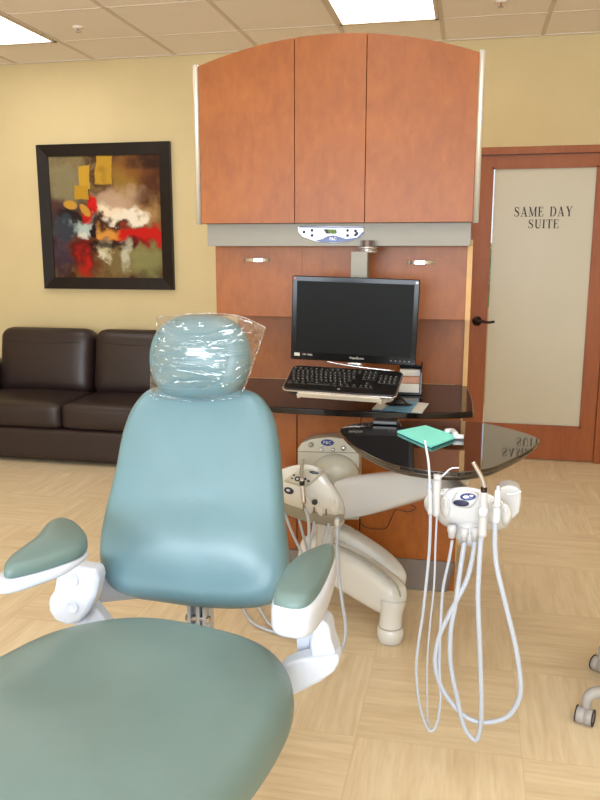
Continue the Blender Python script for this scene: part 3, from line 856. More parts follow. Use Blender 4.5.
def key(x, y, w):
    global n
    if n >= 99: return
    n += 1
    kk = round(w, 4)
    if kk not in meshes:
        bm = bmesh.new(); hw = w/2-.0014; hh = .0078
        lo = [bm.verts.new(p) for p in ((-hw, -hh, 0), (hw, -hh, 0), (hw, hh, 0), (-hw, hh, 0))]
        hi = [bm.verts.new(p) for p in ((-hw+.002, -hh+.002, .005), (hw-.002, -hh+.002, .005), (hw-.002, hh-.001, .005), (-hw+.002, hh-.001, .005))]
        bm.faces.new(lo[::-1]); bm.faces.new(hi)
        for i in range(4): bm.faces.new((lo[i], lo[(i+1) % 4], hi[(i+1) % 4], hi[i]))
        e = .0016
        f = bm.faces.new([bm.verts.new(p) for p in ((-e-hw*.2, -.001, .0054), (e-hw*.2, -.001, .0054), (e-hw*.2, .003, .0054), (-e-hw*.2, .003, .0054))])
        me = bpy.data.meshes.new('key'); bm.to_mesh(me); bm.free()
        me.materials.append(M['key']); me.materials.append(M['keylegend']); me.polygons[-1].material_index = 1
        meshes[kk] = me
    o = bpy.data.objects.new('key', meshes[kk]); C.objects.link(o); o.parent = t
    o.matrix_local = Matrix.Translation(-Vector(kc)) @ KM @ Matrix.Translation((x, y, -.001))
for r_, y in zip(rows, ys):
    for x, w in r_: key(x, y, w)
for j, y in enumerate(ys):
    for i in range(3):
        if j not in (3,) and not (j == 4 and i != 1): key(.083+i*.0187, y, kb)
for j, y in enumerate(ys[1:]):
    for i in range(4 if j < 4 else 2): key(.148+i*.0187, y, kb)
text_obj('maker_mark', 'hp', .012, 'keylegend', t, KM @ Vector((0, -.066, 0)), (KM.to_3x3()).to_euler())
t = thing('keyboard_tray', 'silver edged swing tray carrying the keyboard over the worktop', 'keyboard tray', KM @ Vector((0, 0, -.03)))
klocal('platform', B(-.20, .17, -.085, .075, -.0225, -.0155), 'blackplastic', t, bevel=.001)
klocal('front_lip', B(-.155, .165, -.098, -.086, -.030, -.008), 'rail', t, bevel=.003)
for x in (-.155, .165): klocal('end_hook', B(x-.006, x+.006, -.098, -.06, -.034, -.016), 'rail', t, bevel=.002)
klocal('support', B(-.20, -.14, -.06, .0, -.045, -.0225), 'blackplastic', t, bevel=.002)
klocal('support', B(-.05, .03, -.02, .07, -.055, -.0225), 'blackplastic', t, bevel=.002)
bm = bmesh.new(); tube(bm, [at(327, 361.5, 3.06), at(336, 363.5, 3.06), at(358, 367, 3.06), at(394, 371, 3.06)], .004, 8); obj('rear_rod', bm, 'steel', t)

# things on the worktop
t = thing('note_holder', 'black stand of white note pads on the worktop right of the monitor', 'note holder', at(410, 386, 3.5))
hx0, hx1 = at(398, 375, 3.42).x, at(422, 375, 3.42).x
bxo('base', (hx0, hx1, 3.40, 3.52, wz+.001, wz+.012), 'blackplastic', t, bevel=.002)
bm = bmesh.new()
pr = [(3.40, wz+.01), (3.415, wz+.10), (3.44, wz+.135), (3.475, wz+.14), (3.5, wz+.12), (3.515, wz+.06), (3.52, wz+.01)]
prism(bm, [(hx1-.006, a, b_) for a, b_ in pr], (.006, 0, 0)); obj('side_wall', bm, 'gloss', t, smooth=False)
bxo('back_wall', (hx0, hx1, 3.505, 3.52, wz+.01, wz+.12), 'gloss', t, bevel=.002)
for i in range(3):
    t2 = obj('note_pad', B(hx0+.004, hx1-.01, 3.405+i*.03, 3.43+i*.03, wz+.0125, wz+.05+i*.027), 'paper' if i != 1 else 'pinkpaper', smooth=False)
    tag(t2, ['short white note pad at the front of the black stand', 'salmon pink note pad in the middle of the black stand', 'tallest white note pad at the back of the black stand'][i], 'note pad', 'note pads in the stand')
sh = pxz([(382, 398), (429, 403.5), (422, 413.2), (372, 409)], wz+.003)
o = obj('printed_sheet', prism(bmesh.new(), sh, (0, 0, -.002)), 'bluepaper', smooth=False)
tag(o, 'blue and white printed sheet under the mouse on the worktop', 'sheet')
a, b_, c_, d_ = pxz([(382, 398), (429, 403.5), (422, 413.2), (372, 409)], wz+.0034)
def lerp4(u, v): return (a*(1-u)+b_*u)*(1-v)+(d_*(1-u)+c_*u)*v
obj('white_panel', prism(bmesh.new(), [lerp4(.78, 0), lerp4(1, 0), lerp4(1, 1), lerp4(.78, 1)], (0, 0, .0003)), 'paper', o, smooth=False)
obj('white_panel', prism(bmesh.new(), [lerp4(0, 0), lerp4(.3, 0), lerp4(.2, 1), lerp4(0, 1)], (0, 0, .0003)), 'paper', o, smooth=False)
mc = atz(399, 405, wz+.004)
t = thing('computer_mouse', 'black computer mouse lying on the blue printed sheet', 'mouse', mc)
ml = [Vector((mc.x+.056*math.cos(a)*(1+.0*math.cos(a)), mc.y+.034*math.sin(a)*(1-.12*math.cos(a)), wz+.008)) for a in [2*PI*i/14 for i in range(14)]]
bm = cushion(bmesh.new(), ml, (0, 0, 1), .0035, .35, .024, rt=.003); obj('shell', bm, 'blackplastic', t)
bm = bmesh.new(); lathe(bm, (mc.x-.03, mc.y-.004, wz+.026), (0, 1, 0), [(0, 0), (0, .007), (.008, .007), (.008, 0)], 14); obj('scroll_wheel', bm, 'lightgrey', t)

# ------------------------------------------------------------ delivery unit (mount, arms)
t = thing('dental_delivery_unit', 'white articulated dental arm unit mounted on the maple base cabinet', 'dental unit', (-.55, 3.1, 0)); UNIT = t
PY = 3.10
pl = [(297.5, 520), (297.5, 449), (301, 443), (312, 439), (330, 437), (346, 439), (356, 444), (359, 449), (359, 520)]
mp_ = obj('mount_plate', prism(bmesh.new(), pxs(pl, PY), (0, BF-.001-PY, 0)), 'panelgrey', t, bevel=.006, seg=3)
decal('plate_seam', [(298, 451.2), (358.5, 452.6), (358.5, 453.3), (298, 451.9)], 'gunmetal', PY, mp_, .0006)
q = at(336, 478, PY)
obj('hub_dome', lathe(bmesh.new(), (q.x, PY+.002, q.z), (0, -1, 0), [(0, .105), (.02, .102), (.05, .09), (.075, .068), (.09, .04), (.095, 0)], 32), 'panelgrey', mp_)
q = at(327.5, 442.5, PY)
bm = bmesh.new(); prism(bm, [(q.x+.027*math.cos(2*PI*i/24), PY, q.z+.0135*math.sin(2*PI*i/24)) for i in range(24)], (0, -.003, 0)); lg = obj('logo_badge', bm, 'blue', mp_, smooth=False)
text_obj('logo_text', 'P&C', .019, 'cool', lg, (q.x, PY-.0036, q.z), UP)
for kx, ky, r_, m_ in ((311, 444.5, .011, 'greytrim'), (321.5, 449.3, .0085, 'cool'), (333, 449.5, .008, 'steel'), (343.5, 448, .0105, 'steel')):
    q = at(kx, ky, PY); obj('knob', lathe(bmesh.new(), (q.x, PY, q.z), (0, -1, 0), [(0, r_), (.008, r_*.95), (.011, r_*.6), (.011, 0)], 16), m_, mp_)
# upper arm: box-section beam from hub toward the tray pivot
def beam(name, secs, m, par, sub=2, n=None):
    """secs: list of (centre, half width vector, half height vector) -> rounded box beam"""
    bm = bmesh.new(); rings = []
    for c, wv, hv in secs:
        c, wv, hv = Vector(c), Vector(wv), Vector(hv)
        rings.append([bm.verts.new(c+wv*math.copysign(abs(math.cos(a))**.55, math.cos(a))+hv*math.copysign(abs(math.sin(a))**.55, math.sin(a))) for a in [2*PI*(i+.5)/16 for i in range(16)]])
    for a, b2 in zip(rings, rings[1:]):
        for k in range(16): bm.faces.new((a[k], a[(k+1) % 16], b2[(k+1) % 16], b2[k]))
    for rg, s in ((rings[0], -1), (rings[-1], 1)): bm.faces.new(rg)
    return obj(name, bm, m, par, sub=sub)
def path_beam(name, pts, m, par, k=6):
    """pts: (px,py,Y,half height px, half depth m)"""
    secs = []
    P = [at(p[0], p[1], p[2]) for p in pts]
    for i, p in enumerate(pts):
        dv = (P[min(i+1, len(P)-1)]-P[max(i-1, 0)]).normalized()
        hv = at(p[0], p[1]-p[3], p[2])-P[i]
        hv = hv-dv*hv.dot(dv); hv = hv.normalized()*(at(p[0], p[1]-p[3], p[2])-P[i]).length
        wv = dv.cross(hv).normalized()*p[4]
        secs.append((P[i], wv, hv))
    return beam(name, secs, m, par)
path_beam('upper_arm', [(338, 499, 2.93, 14, .035), (341, 499, 2.93, 18.5, .05), (348, 498, 2.91, 20, .055), (370, 494, 2.84, 20, .055), (400, 488, 2.72, 17.5, .055), (432, 482, 2.58, 14, .055), (450, 479, 2.50, 13, .055), (458, 479, 2.46, 10, .05), (461, 479, 2.45, 4, .03)], 'cool', t)
bm = bmesh.new(); tube(bm, pxs([(341, 514), (370, 510.8), (400, 502.5), (430, 494)], 2.85), .0012, 6)
P = [at(342, 512.5, 2.865), at(370, 508.6, 2.778), at(400, 500.5, 2.66), at(428, 493, 2.55)]
bm = bmesh.new(); tube(bm, P, .002, 6); 
ua = obj('arm_seam', bm, 'lightgrey', t)
q = at(443, 478, 2.44)
obj('tray_pivot', lathe(bmesh.new(), (q.x, 2.44, .80), (0, 0, 1), [(-.03, 0), (-.03, .045), (.0, .045), (.002, .04), (.035, .04), (.035, 0)]), 'lightgrey', t)
# hidden arm running left behind the chair
path_beam('rear_arm', [(262, 492, 2.93, 18, .04), (268, 492, 2.93, 22, .05), (290, 492, 2.93, 22, .05), (320, 490, 2.93, 22, .05), (330, 490, 2.93, 18, .04)], 'white', t)
# shoulder between dome and arms
q = at(331, 500, 2.93)
obj('shoulder_column', lathe(bmesh.new(), (q.x, 2.93, .36), (0, 0, 1), [(0, 0), (0, .05), (.02, .056), (.15, .056), (.16, .045), (.16, 0)]), 'white', t)
bm = bmesh.new(); tube(bm, [(q.x, 3.05, q.z+.02), (q.x, 2.93, q.z)], .042, 20, 1); obj('hub_link', bm, 'white', t)
# pillar and lower arm
path_beam('lower_arm', [(300, 548, 2.96, 14, .04), (310, 552, 2.95, 19, .055), (330, 558, 2.92, 20, .06), (355, 573, 2.86, 20.5, .06), (380, 589, 2.78, 19.5, .06), (396, 600, 2.73, 17, .055), (401, 603, 2.71, 10, .035)], 'white', t)
path_beam('arm_cover', [(312, 525, 3.0, 7, .04), (330, 529, 3.0, 11, .045), (355, 545, 2.96, 12, .045), (380, 561, 2.9, 12, .045), (396, 577, 2.83, 12, .04), (401, 585, 2.79, 7, .03)], 'white', t)
bm = bmesh.new(); tube(bm, [at(318, 541, 2.872), at(330, 542, 2.862), at(350, 551, 2.84), (at(370, 562.5, 2.78)), at(387, 576, 2.73), at(397, 587, 2.69), at(400.5, 597, 2.675)], .0035, 8); obj('arm_seal', bm, 'greytrim', t)
q = atz(390, 641, 0)
bm = bmesh.new()
lathe(bm, (q.x, q.y, 0), (0, 0, 1), [(0, 0), (0, .036), (.006, .046), (.035, .0505), (.058, .0485), (.062, .045)], 28)
obj('foot_cup', bm, 'white', t)
top = at(392, 600, 2.72)
bm = bmesh.new(); tube(bm, [(q.x, q.y, .060), (q.x+.002, q.y, .10), (q.x+.006, q.y, .14), (top.x+.004, top.y, top.z)], lambda u: .044-.010*math.sin(min(1, u*1.6)*PI/2)+.016*u, 20); obj('ankle', bm, 'white', t)
bm = bmesh.new(); lathe(bm, (q.x, q.y, .062), (0, 0, 1), [(0, .046), (.003, .046)], 28); obj('cup_ring', bm, 'greytrim', t)
# loose cable behind arm
bm = bmesh.new(); tube(bm, pxs([(360, 519), (363, 526), (374, 529), (386, 528), (391, 519), (396, 510), (408, 512), (416, 508), (411, 505)], 3.15), .0018, 6)
tag(obj('loose_cable', bm, 'cable'), 'thin black cable looped in front of the maple base cabinet below the arm', 'cable')

# ------------------------------------------------------------ assistant console
AY = 2.62
t = thing('assistant_console', 'ivory assistant instrument head with keypad beside the chair back', 'instrument console', at(312, 520, AY)); ASST = t
def lobes(outl, Y, thick, name, m, par, e=.3, crown=.02, normal=(0, -1, 0), **k):
    return obj(name, cushion(bmesh.new(), pxs(outl, Y), normal, thick, e, crown, **k), m, par)
ao = [(270, 493), (272, 478), (285, 471), (300, 467.5), (313, 468), (322, 471), (330, 481), (338, 492), (343.5, 503), (343, 512), (337, 516.5), (328, 517), (316, 515), (303, 512), (288, 507), (276, 501)]
body = lobes(ao, AY+.02, .14, 'body', 'white', t, .3, .012, (0, -.75, .65))
lobes([(x+(-.5 if x > 300 else 0), y+5.5) for x, y in ao], AY+.035, .10, 'lower_trim', 'greytrim', t, .22, .0, (0, -.75, .65))
for cx_, cy_, rx_, ry_ in ((309.2, 503, 4.6, 10), (319.8, 505, 4.9, 10.5), (333.5, 503.5, 7.6, 11)):
    o_ = lobes(ell(cx_, cy_, rx_, ry_, -.12), AY+.0, .06, 'holder_lobe', 'white', t, .5, .012, (0, -.8, .6), sm=2)
TR = tree_of(body)
kpad = stick('keypad', TR, [(285, 481), (290, 476), (297, 471.5), (308, 469.6), (320, 471.3), (322, 474), (315, 480.5), (306, 486.5), (296, 484.5)], 'panelgrey', t, .004, .004)
TK = tree_of(kpad)
stick('membrane_oval', TK, ell(314, 472.6, 5.0, 1.5, .2), 'navy', kpad, .0012, .001, 1)
for bx, by, r_ in ((297.5, 478.8, 3), (305, 479, 1.6), (294, 475.2, 1.2), (292.0, 478.2, 1), (308.5, 481, 1.4)):
    stick('key_button', TK, ell(bx, by, r_, r_*.85, 0, 10), 'navy', kpad, .0012, .001, 1)
stick('key_ring', TK, ell(297.5, 478.8, 1.5, 1.2, 0, 10), 'lightgrey', kpad, .0022, .001, 1)
stick('side_button', TR, ell(289, 490.5, 5, 3.2, .35), 'navy', t, .003, .002, 1)
stick('side_button_ring', TR, ell(288.5, 489.9, 2, 1.2, .35), 'lightgrey', t, .0045, .001, 1)
for x_, ya, yb in ((303.8, 502, 515), (314.2, 507, 517), (326.2, 509, 519)):
    stick('holder_slot', TR, [(x_-.6, ya), (x_+.6, ya), (x_+1.0, (ya+yb)/2), (x_+.9, yb), (x_-.6, yb), (x_-.9, (ya+yb)/2)], 'gunmetal', t, .0035, .001, 1)
q = at(314.5, 501.8, AY-.06)
obj('socket_plug', lathe(bmesh.new(), (q.x, AY-.045, q.z-.006), (0, -1, .3), [(0, .0105), (.02, .0105), (.023, .008), (.023, 0)], 6), 'blackplastic', t)
bm = bmesh.new(); q = at(324, 515, AY+.09); w_ = at(324, 552, AY+.2)
tube(bm, [q, (q.x, q.y+.03, q.z-.05), w_], .034, 14); obj('support_post', bm, 'cool', t)

# assistant handpieces
def handpiece(name, label, cat, body_pts, body_r, body_m, tip_pts, tip_r, tip_m, hose_pts, hose_r, hose_m='hose', collar=None, group=None):
    t = thing(name, label, cat, body_pts[0], group)
    bm = bmesh.new(); tube(bm, body_pts, body_r, 14, 4); obj('body', bm, body_m, t)
    if tip_pts:
        bm = bmesh.new(); tube(bm, tip_pts, tip_r, 12, 6); obj('tip', bm, tip_m, t)
    if collar:
        for p0, p1, r_, m_ in collar:
            bm = bmesh.new(); tube(bm, [p0, p1], r_, 14, 1); obj('collar', bm, m_, t)
    if hose_pts:
        bm = bmesh.new(); tube(bm, hose_pts, hose_r, 12, 8); obj('hose', bm, hose_m, t)
    return t
ay = AY-.055
handpiece('suction_handpiece', 'slim grey suction handpiece standing in the assistant console', 'dental handpiece',
          pxs([(304, 503), (303, 490), (302.2, 482), (302, 478)], ay), lambda u: .0085-.001*u, 'steel',
          pxs([(301.8, 479), (301.5, 470), (302.3, 464), (303, 459.5)], ay), lambda u: .0068-.001*u, 'greytrim',
          pxs([(305, 508), (308.5, 520), (309, 535), (309.5, 550), (311, 570)], ay+.02), .0055,
          collar=[(at(302.2, 485, ay-.003), at(302, 481, ay-.003), .0095, 'blackplastic')], group='assistant handpieces')
def hose(name, label, pts, r, group): 
    bm = bmesh.new(); tube(bm, pts, r, 12, 8); return tag(obj(name, bm, 'hose'), label, 'hose', group)
gA = 'hoses under the assistant console'
ah = AY+.045
hose('instrument_hose', 'leftmost thin white hose under the assistant console', pxs([(284, 508), (289, 525), (296, 541), (303, 556), (310, 575)], ah), .005, gA)
hose('instrument_hose', 'second white hose from the left under the assistant console', pxs([(297, 511), (301, 527), (305, 542), (309, 556), (314, 575)], ah+.02), .005, gA)
hose('instrument_hose', 'white hose hanging under the middle of the assistant console', pxs([(315, 516), (313, 530), (310, 545), (309, 560), (306, 580)], ah), .005, gA)
hose('instrument_hose', 'thick white hose bending left under the right half of the assistant console', pxs([(329, 518), (328, 530), (323, 545), (317, 556), (311, 570)], ah), .006, gA)
hose('instrument_hose', 'long white hose looping down from the assistant console past the right armrest', [at(337, 517, AY), at(337.5, 530, AY), at(337, 548, AY), at(338.5, 575, AY-.02), at(342, 600, AY-.06), at(345.5, 625, AY-.1), at(344, 643, AY-.15), at(338, 654, AY-.2), at(328, 658, AY-.25), at(312, 650, AY-.2)], .0065, gA)
bm = bmesh.new(); lathe(bm, at(337, 519, AY), (0, 0, -1), [(0, 0), (0, .009), (.02, .009), (.026, .0065), (.026, 0)], 12); obj('hose_collar', bm, 'white', t)
hose('floor_tube', 'thin white tubing lying on the floor behind the chair back', pxz([(232, 590), (243, 608), (252, 622), (268, 630), (288, 634), (310, 630)], .012), .006, 'tubing on the floor')
hose('floor_tube', 'short bent tubing on the floor nearer the right armrest', pxz([(250, 590), (262, 612), (270, 624), (286, 633), (300, 640)], .028), .006, 'tubing on the floor')

# ------------------------------------------------------------ tray table
TZ = .86
tp = [(339.5, 430), (345, 426.5), (360, 422.8), (400, 420.5), (440, 420), (468, 421), (492, 424.5), (515, 430), (532, 435.5), (539.5, 440), (536, 445), (524, 453), (508, 461), (492, 467.5), (472, 471), (450, 472), (425, 470), (400, 466), (380, 459.5), (362, 450.5), (348, 441)]
t = thing('instrument_tray', 'glossy black shield shaped instrument tray on the white arm', 'tray', (q.x, 2.4, TZ-.04)); 
P = spline(pxz(tp, TZ), 3, True)
q = at(443, 478, 2.44)
obj('top', prism(bmesh.new(), P, (0, 0, -.012)), 'tray', t, smooth=False, bevel=.003, seg=3)
c_ = sum(P, Vector())/len(P)
bm = bmesh.new()
lo = [bm.verts.new(c_+(p-c_)*.93+Vector((0, 0, -.03))) for p in P]; hi = [bm.verts.new(c_+(p-c_)*.992+Vector((0, 0, -.012))) for p in P]
bm.faces.new(lo); bm.faces.new(hi[::-1]); L = len(P)
for i in range(L): bm.faces.new((lo[i], hi[i], hi[(i+1) % L], lo[(i+1) % L]))
obj('underside', bm, 'trayedge', t)
e0, e1 = atz(372, 425, TZ), atz(398, 425, TZ)
bxo('rear_grip', (e0.x, e1.x, e0.y, e0.y+.05, TZ+.0005, TZ+.016), 'blackplastic', t, bevel=.005)
# bib + plastic clip
bo = [(397, 431.5), (425, 426), (457, 437), (431, 446.8)]
for i in range(2):
    dz = .002+.004*i; P4 = pxz([(x+i*.6, y+(1-i)*1.0) for x, y in bo], TZ+dz)
    if i == 0:
        nb = obj('paper_bib', prism(bmesh.new(), P4, (0, 0, .003)), 'bib', smooth=False)
        tag(nb, 'folded turquoise paper bib lying on the glossy black tray', 'paper bib')
    else:
        bm = bmesh.new(); prism(bm, P4, (0, 0, .003)); obj('upper_fold', bm, 'bib', nb, smooth=False)
t = thing('plastic_clip', 'small white plastic clip at the right edge of the turquoise bib', 'clip', atz(455, 437, TZ))
bm = bmesh.new(); tube(bm, pxz([(446, 431.5), (453, 431), (456, 435)], TZ+.012), .009, 8, 3); obj('clip_arm', bm, 'cool', t)
bm = bmesh.new(); q2 = atz(457, 439.5, TZ); tube(bm, [q2+Vector((-.012, 0, .009)), q2+Vector((.02, .002, .009))], .008, 12, 1); obj('clip_head', bm, 'cool', t)

# ------------------------------------------------------------ doctor's instrument head
HY = 2.04
t = thing('dental_instrument_console', 'white instrument head with blue keypad under the black tray', 'instrument console', at(465, 530, HY)); HEAD = t
ho = [(437, 512), (437.5, 502), (443, 494), (452, 489.5), (466, 488.5), (480, 491), (492, 497), (503, 503), (509.5, 510), (511.5, 518), (508, 524), (498, 526.5), (486, 526.5), (474, 528.5), (460, 527.5), (446, 523), (439, 518)]
obj('body', cushion(bmesh.new(), pxs(ho, HY+.025), (0, -.8, .6), .10, .36, .014), 'cool', t)
hb = [o_ for o_ in HEAD.children if o_.name.startswith('body')][0]; TH = tree_of(hb)
lo_ = [(424, 503), (426, 498), (432, 495), (440, 492), (450, 490), (455, 494), (448, 504), (442, 514), (434, 513), (427, 509)]
obj('left_lobe', cushion(bmesh.new(), pxs(lo_, HY+.035), (0, -.8, .6), .08, .4, .012), 'cool', t)
kp2 = stick('keypad', TH, [(454.5, 495), (459, 491.3), (470, 490.6), (478, 493), (477.5, 499), (474, 504.5), (469, 507.5), (458, 506.5), (452, 502)], 'lightgrey', t, .0035, .003)
TK = tree_of(kp2)
stick('keypad_button', TK, ell(468, 496.8, 8.0, 3.6), 'blue', kp2, .001, .001, 1)
stick('keypad_button', TK, ell(461.2, 503, 8.0, 3.2, .1), 'navy', kp2, .0018, .001, 1)
stick('keypad_ring', TK, ell(466, 497, 3, 1.4), 'cool', kp2, .0026, .001, 1)
stick('keypad_ring', TK, ell(471.5, 495.8, 2.2, .8), 'cool', kp2, .0026, .001, 1)
for cx_, cy_, rx_, ry_ in ((445.5, 507, 5.5, 11), (505, 514, 6, 10), (489.5, 511, 4, 12)):
    obj('holder_lobe', cushion(bmesh.new(), pxs(ell(cx_, cy_, rx_, ry_, -.15), HY+.0), (0, -.8, .6), .05, .5, .010, sm=2), 'cool', t)
# grey bracket behind
go = [(497, 493), (500, 487.5), (510, 485.5), (518, 487.5), (521.5, 492), (521, 503), (519.5, 513), (514, 519), (504, 521), (498, 515)]
obj('rear_bracket', prism(bmesh.new(), pxs(go, HY+.05), (0, .06, 0)), 'lightgrey', t, bevel=.012, seg=3)
bm = bmesh.new(); tube(bm, pxs([(506, 494), (514, 494), (521, 491)], HY+.045), .003, 8); obj('bracket_seam', bm, 'cool', t)
q = at(466, 524, HY+.03)
obj('hose_manifold', lathe(bmesh.new(), (q.x+.01, HY+.04, q.z), (0, 0, -1), [(-.02, 0), (-.02, .042), (.03, .042), (.055, .03), (.055, 0)]), 'lightgrey', t)
bm = bmesh.new(); tube(bm, [at(470, 510, HY+.05), at(466, 500, HY+.15), at(455, 488, 2.38), at(448, 482, 2.43)], .03, 14); obj('neck', bm, 'lightgrey', t)
for cx_, cy_ in ((452, 529), (464.5, 532), (475, 531.5)):
    bm = bmesh.new(); q = at(cx_, cy_, HY-.0); lathe(bm, (q.x, q.y, q.z+.012), (0, 0, -1), [(0, 0), (0, .0125), (.018, .0125), (.022, .010), (.036, .009), (.036, 0)], 16); obj('hose_connector', bm, 'lightgrey', t)
HP = HY-.06
def P_(pts, Y0, Y1=None):
    n = len(pts); Y1 = Y0 if Y1 is None else Y1
    return [at(x, y, Y0+(Y1-Y0)*i/(n-1)) for i, (x, y) in enumerate(pts)]
g = "doctor's handpieces"
handpiece('ultrasonic_scaler', 'white instrument with a thin upright tip, leftmost on the instrument head', 'dental handpiece',
          P_([(430.5, 514), (430.3, 500), (430, 488)], HP), lambda u: .0075-.0015*u, 'lightgrey',
          P_([(430, 488), (429.6, 478), (428.5, 462), (426.5, 450), (424.8, 440)], HP), lambda u: .0035-.0008*u, 'cool',
          P_([(430.5, 512), (430, 535), (428.5, 560), (423, 612), (416.5, 660), (418.5, 699), (425.5, 724), (431, 731), (437, 723), (440.5, 699), (439.5, 668), (440.5, 626), (443, 589), (449, 560), (452.3, 540)], HP, HY), .0042, group=g,
          collar=[(at(430.2, 491, HP), at(430, 483, HP), .006, 'hose')])
handpiece('water_syringe', 'grey air water syringe with bent wire nozzle second on the instrument head', 'dental handpiece',
          P_([(436.5, 516), (436.8, 500), (437, 488), (437.5, 478.5)], HP-.005), lambda u: .0085+.002*u, 'lightgrey',
          P_([(437.5, 480), (443, 475.5), (449, 469.8), (453, 468), (459, 467.8)], HP-.005), lambda u: .0024-.0006*u, 'cool',
          P_([(437, 512), (435.5, 545), (434, 585), (430, 625), (427.3, 660), (427, 690), (427.5, 716), (428.5, 726)], HP, HY-.02), .0027, group=g,
          collar=[(at(437.6, 480, HP-.007), at(437.8, 474.5, HP-.007), .0105, 'lightgrey')])
handpiece('turbine_handpiece', 'silver bent handpiece standing in the middle of the instrument head', 'dental handpiece',
          P_([(482.3, 536), (482.8, 520), (483.5, 500), (484, 492)], HP-.01), lambda u: .0115-.003*u, 'lightgrey',
          P_([(484, 494), (484.3, 486), (481, 476), (477, 469), (473, 462)], HP-.01), lambda u: .0065-.0012*u, 'steel',
          P_([(482.3, 530), (480.5, 545), (479, 570), (478, 600), (480, 652), (481.5, 705), (480, 729), (475, 740), (464, 726), (457, 697), (451, 666), (450.5, 633), (455.5, 604), (460.5, 568), (464.5, 542)], HP-.01, HY), .0068, group=g,
          collar=[(at(483.8, 495, HP-.01), at(484, 487, HP-.01), .0082, 'bronze'), (at(482.8, 516, HP-.01), at(483, 508, HP-.01), .0125, 'cool')])
handpiece('motor_coupling', 'short white coupling without instrument, rightmost on the instrument head', 'dental handpiece',
          P_([(496, 522), (496.8, 510), (497.5, 500), (498, 490)], HP), lambda u: .0105-.003*u, 'cool',
          P_([(498, 491), (498.3, 485.5)], HP), .0048, 'lightgrey',
          P_([(495.5, 516), (495, 530), (495, 548), (497.5, 570), (506.5, 608), (516, 648), (520.5, 681), (519, 699), (508, 716), (490, 722), (472, 720), (455, 707), (440.5, 685), (435, 663), (439, 637), (451, 611), (466, 582), (472, 560), (475, 541)], HP, HY), .0068, group=g,
          collar=[(at(496.9, 507, HP), at(497, 503, HP), .0115, 'lightgrey')])

# ------------------------------------------------------------ patient chair
CXm = -.645
t = thing('dental_chair', 'teal upholstered dental chair with white armrests in the foreground', 'dental chair', (CXm, 1.2, 0)); CH = t
bo_ = [(197, 384), (228, 386), (250, 390.6), (262, 398), (272.5, 415), (278.5, 441), (281.5, 475), (284.5, 520), (288.6, 557), (287.5, 580), (280, 597), (265, 606), (235, 609), (197, 607), (160, 602), (130, 597), (111, 586), (102, 565), (102, 539), (107.5, 509), (117, 471), (124, 434), (134, 407.5), (148, 391), (165, 386)]
# plane tilted back: through Y=1.70 at bottom to Y=1.92 at the top
def tilt_plane(px, py, y0, ytop):       # ray / plane intersection
    zb_, zt_ = .57, 1.09; k = (ytop-y0)/(zt_-zb_)
    d_ = _ray(px, py); # Y = y0 + k (z - zb)
    s = (y0+k*(EYE-zb_))/(d_.y-k*d_.z); p = d_*s; p.z += EYE; return p
BK0, BK1 = 1.70, 1.92
Pb = [tilt_plane(x, y, BK0, BK1) for x, y in bo_]
bn = Vector((0, -1, (BK1-BK0)/(1.09-.57))).normalized()
bc_ = sum(Pb, Vector())/len(Pb); cz0 = bc_.z
def bwarp(v, s, h):
    if h < -.03: return 0
    u = (v.x-bc_.x)/.25; w = (v.z-.83)/.26
    lum = math.exp(-((w+.35)/.35)**2)*.014
    dish = -.016*math.exp(-(u/.62)**2)*math.exp(-((w-.25)/.75)**2)
    dent = -.008*math.exp(-((w+.02)/.13)**2-(u/.45)**2)
    return (lum+dish+dent)*(1-s**4)
bk = obj('backrest', cushion(bmesh.new(), Pb, bn, .075, .16, .03, bwarp, rt=.042), 'teal', t, sub=1)
shell = [bc_+(p-bc_)*.93 for p in Pb]
obj('back_shell', cushion(bmesh.new(), [p-bn*.074 for p in shell], bn, .03, .1, 0), 'chairwhite', t)
# headrest
hr = [(203, 314.5), (225, 317), (240, 327), (248, 343), (250, 360), (246, 378), (236, 391), (215, 398), (190, 399), (168, 394), (156, 382), (151, 365), (152, 346), (160, 328), (177, 317)]
HRY = 1.88; hn = Vector((0, -1, .12)).normalized()
ph = [at(x, y, HRY+(399-y)/85*.03) for x, y in hr]
hh_ = obj('headrest', cushion(bmesh.new(), ph, hn, .07, .3, .022, rt=.045), 'teal', t, sub=1)
bm = bmesh.new(); q = at(200, 392, HRY+.07); box(bm, q.x-.035, q.x+.035, HRY+.065, HRY+.085, .95, 1.2); obj('headrest_bar', bm, 'chairwhite', t, bevel=.004)
# seat
so = [(-.92, 1.30), (-.87, 1.42), (-.79, 1.50), (-.68, 1.545), (-.54, 1.535), (-.40, 1.49), (-.325, 1.41), (-.292, 1.30), (-.300, 1.15), (-.333, 1.0), (-.370, .86), (-.39, .74), (-.50, .67), (-.65, .65), (-.80, .68), (-.90, .76), (-.955, .88), (-.975, 1.0), (-.968, 1.2)]
SZ = .60
def swarp(v, s, h):
    if h < -.04: return 0
    u = (v.x+.64)/.3; w = (v.y-1.2)/.3
    return (-.022*math.exp(-((u)/.62)**2-((w-.15)/.6)**2)+.006*w)*(1-s**4)
obj('seat', cushion(bmesh.new(), [Vector((x*1.0, y, SZ-.012)) for x, y in so], (0, 0, 1), .105, .15, .03, swarp, rt=.055, back=.8), 'seatteal', t, sub=1)
lo_ = [(-.87, .66), (-.64, .69), (-.41, .66), (-.40, .5), (-.41, .3), (-.45, .16), (-.64, .12), (-.83, .16), (-.87, .3), (-.88, .5)]
obj('leg_rest', cushion(bmesh.new(), [Vector((x, y, .56-(.7-y)*.22)) for x, y in lo_], (0, -.21, 1), .08, .15, .015, rt=.04), 'seatteal', t)
bm = bmesh.new(); rbox(bm, (CXm, 1.05, .475), (.42, .95, .07), .03, 6); obj('seat_frame', bm, 'chairwhite', t)
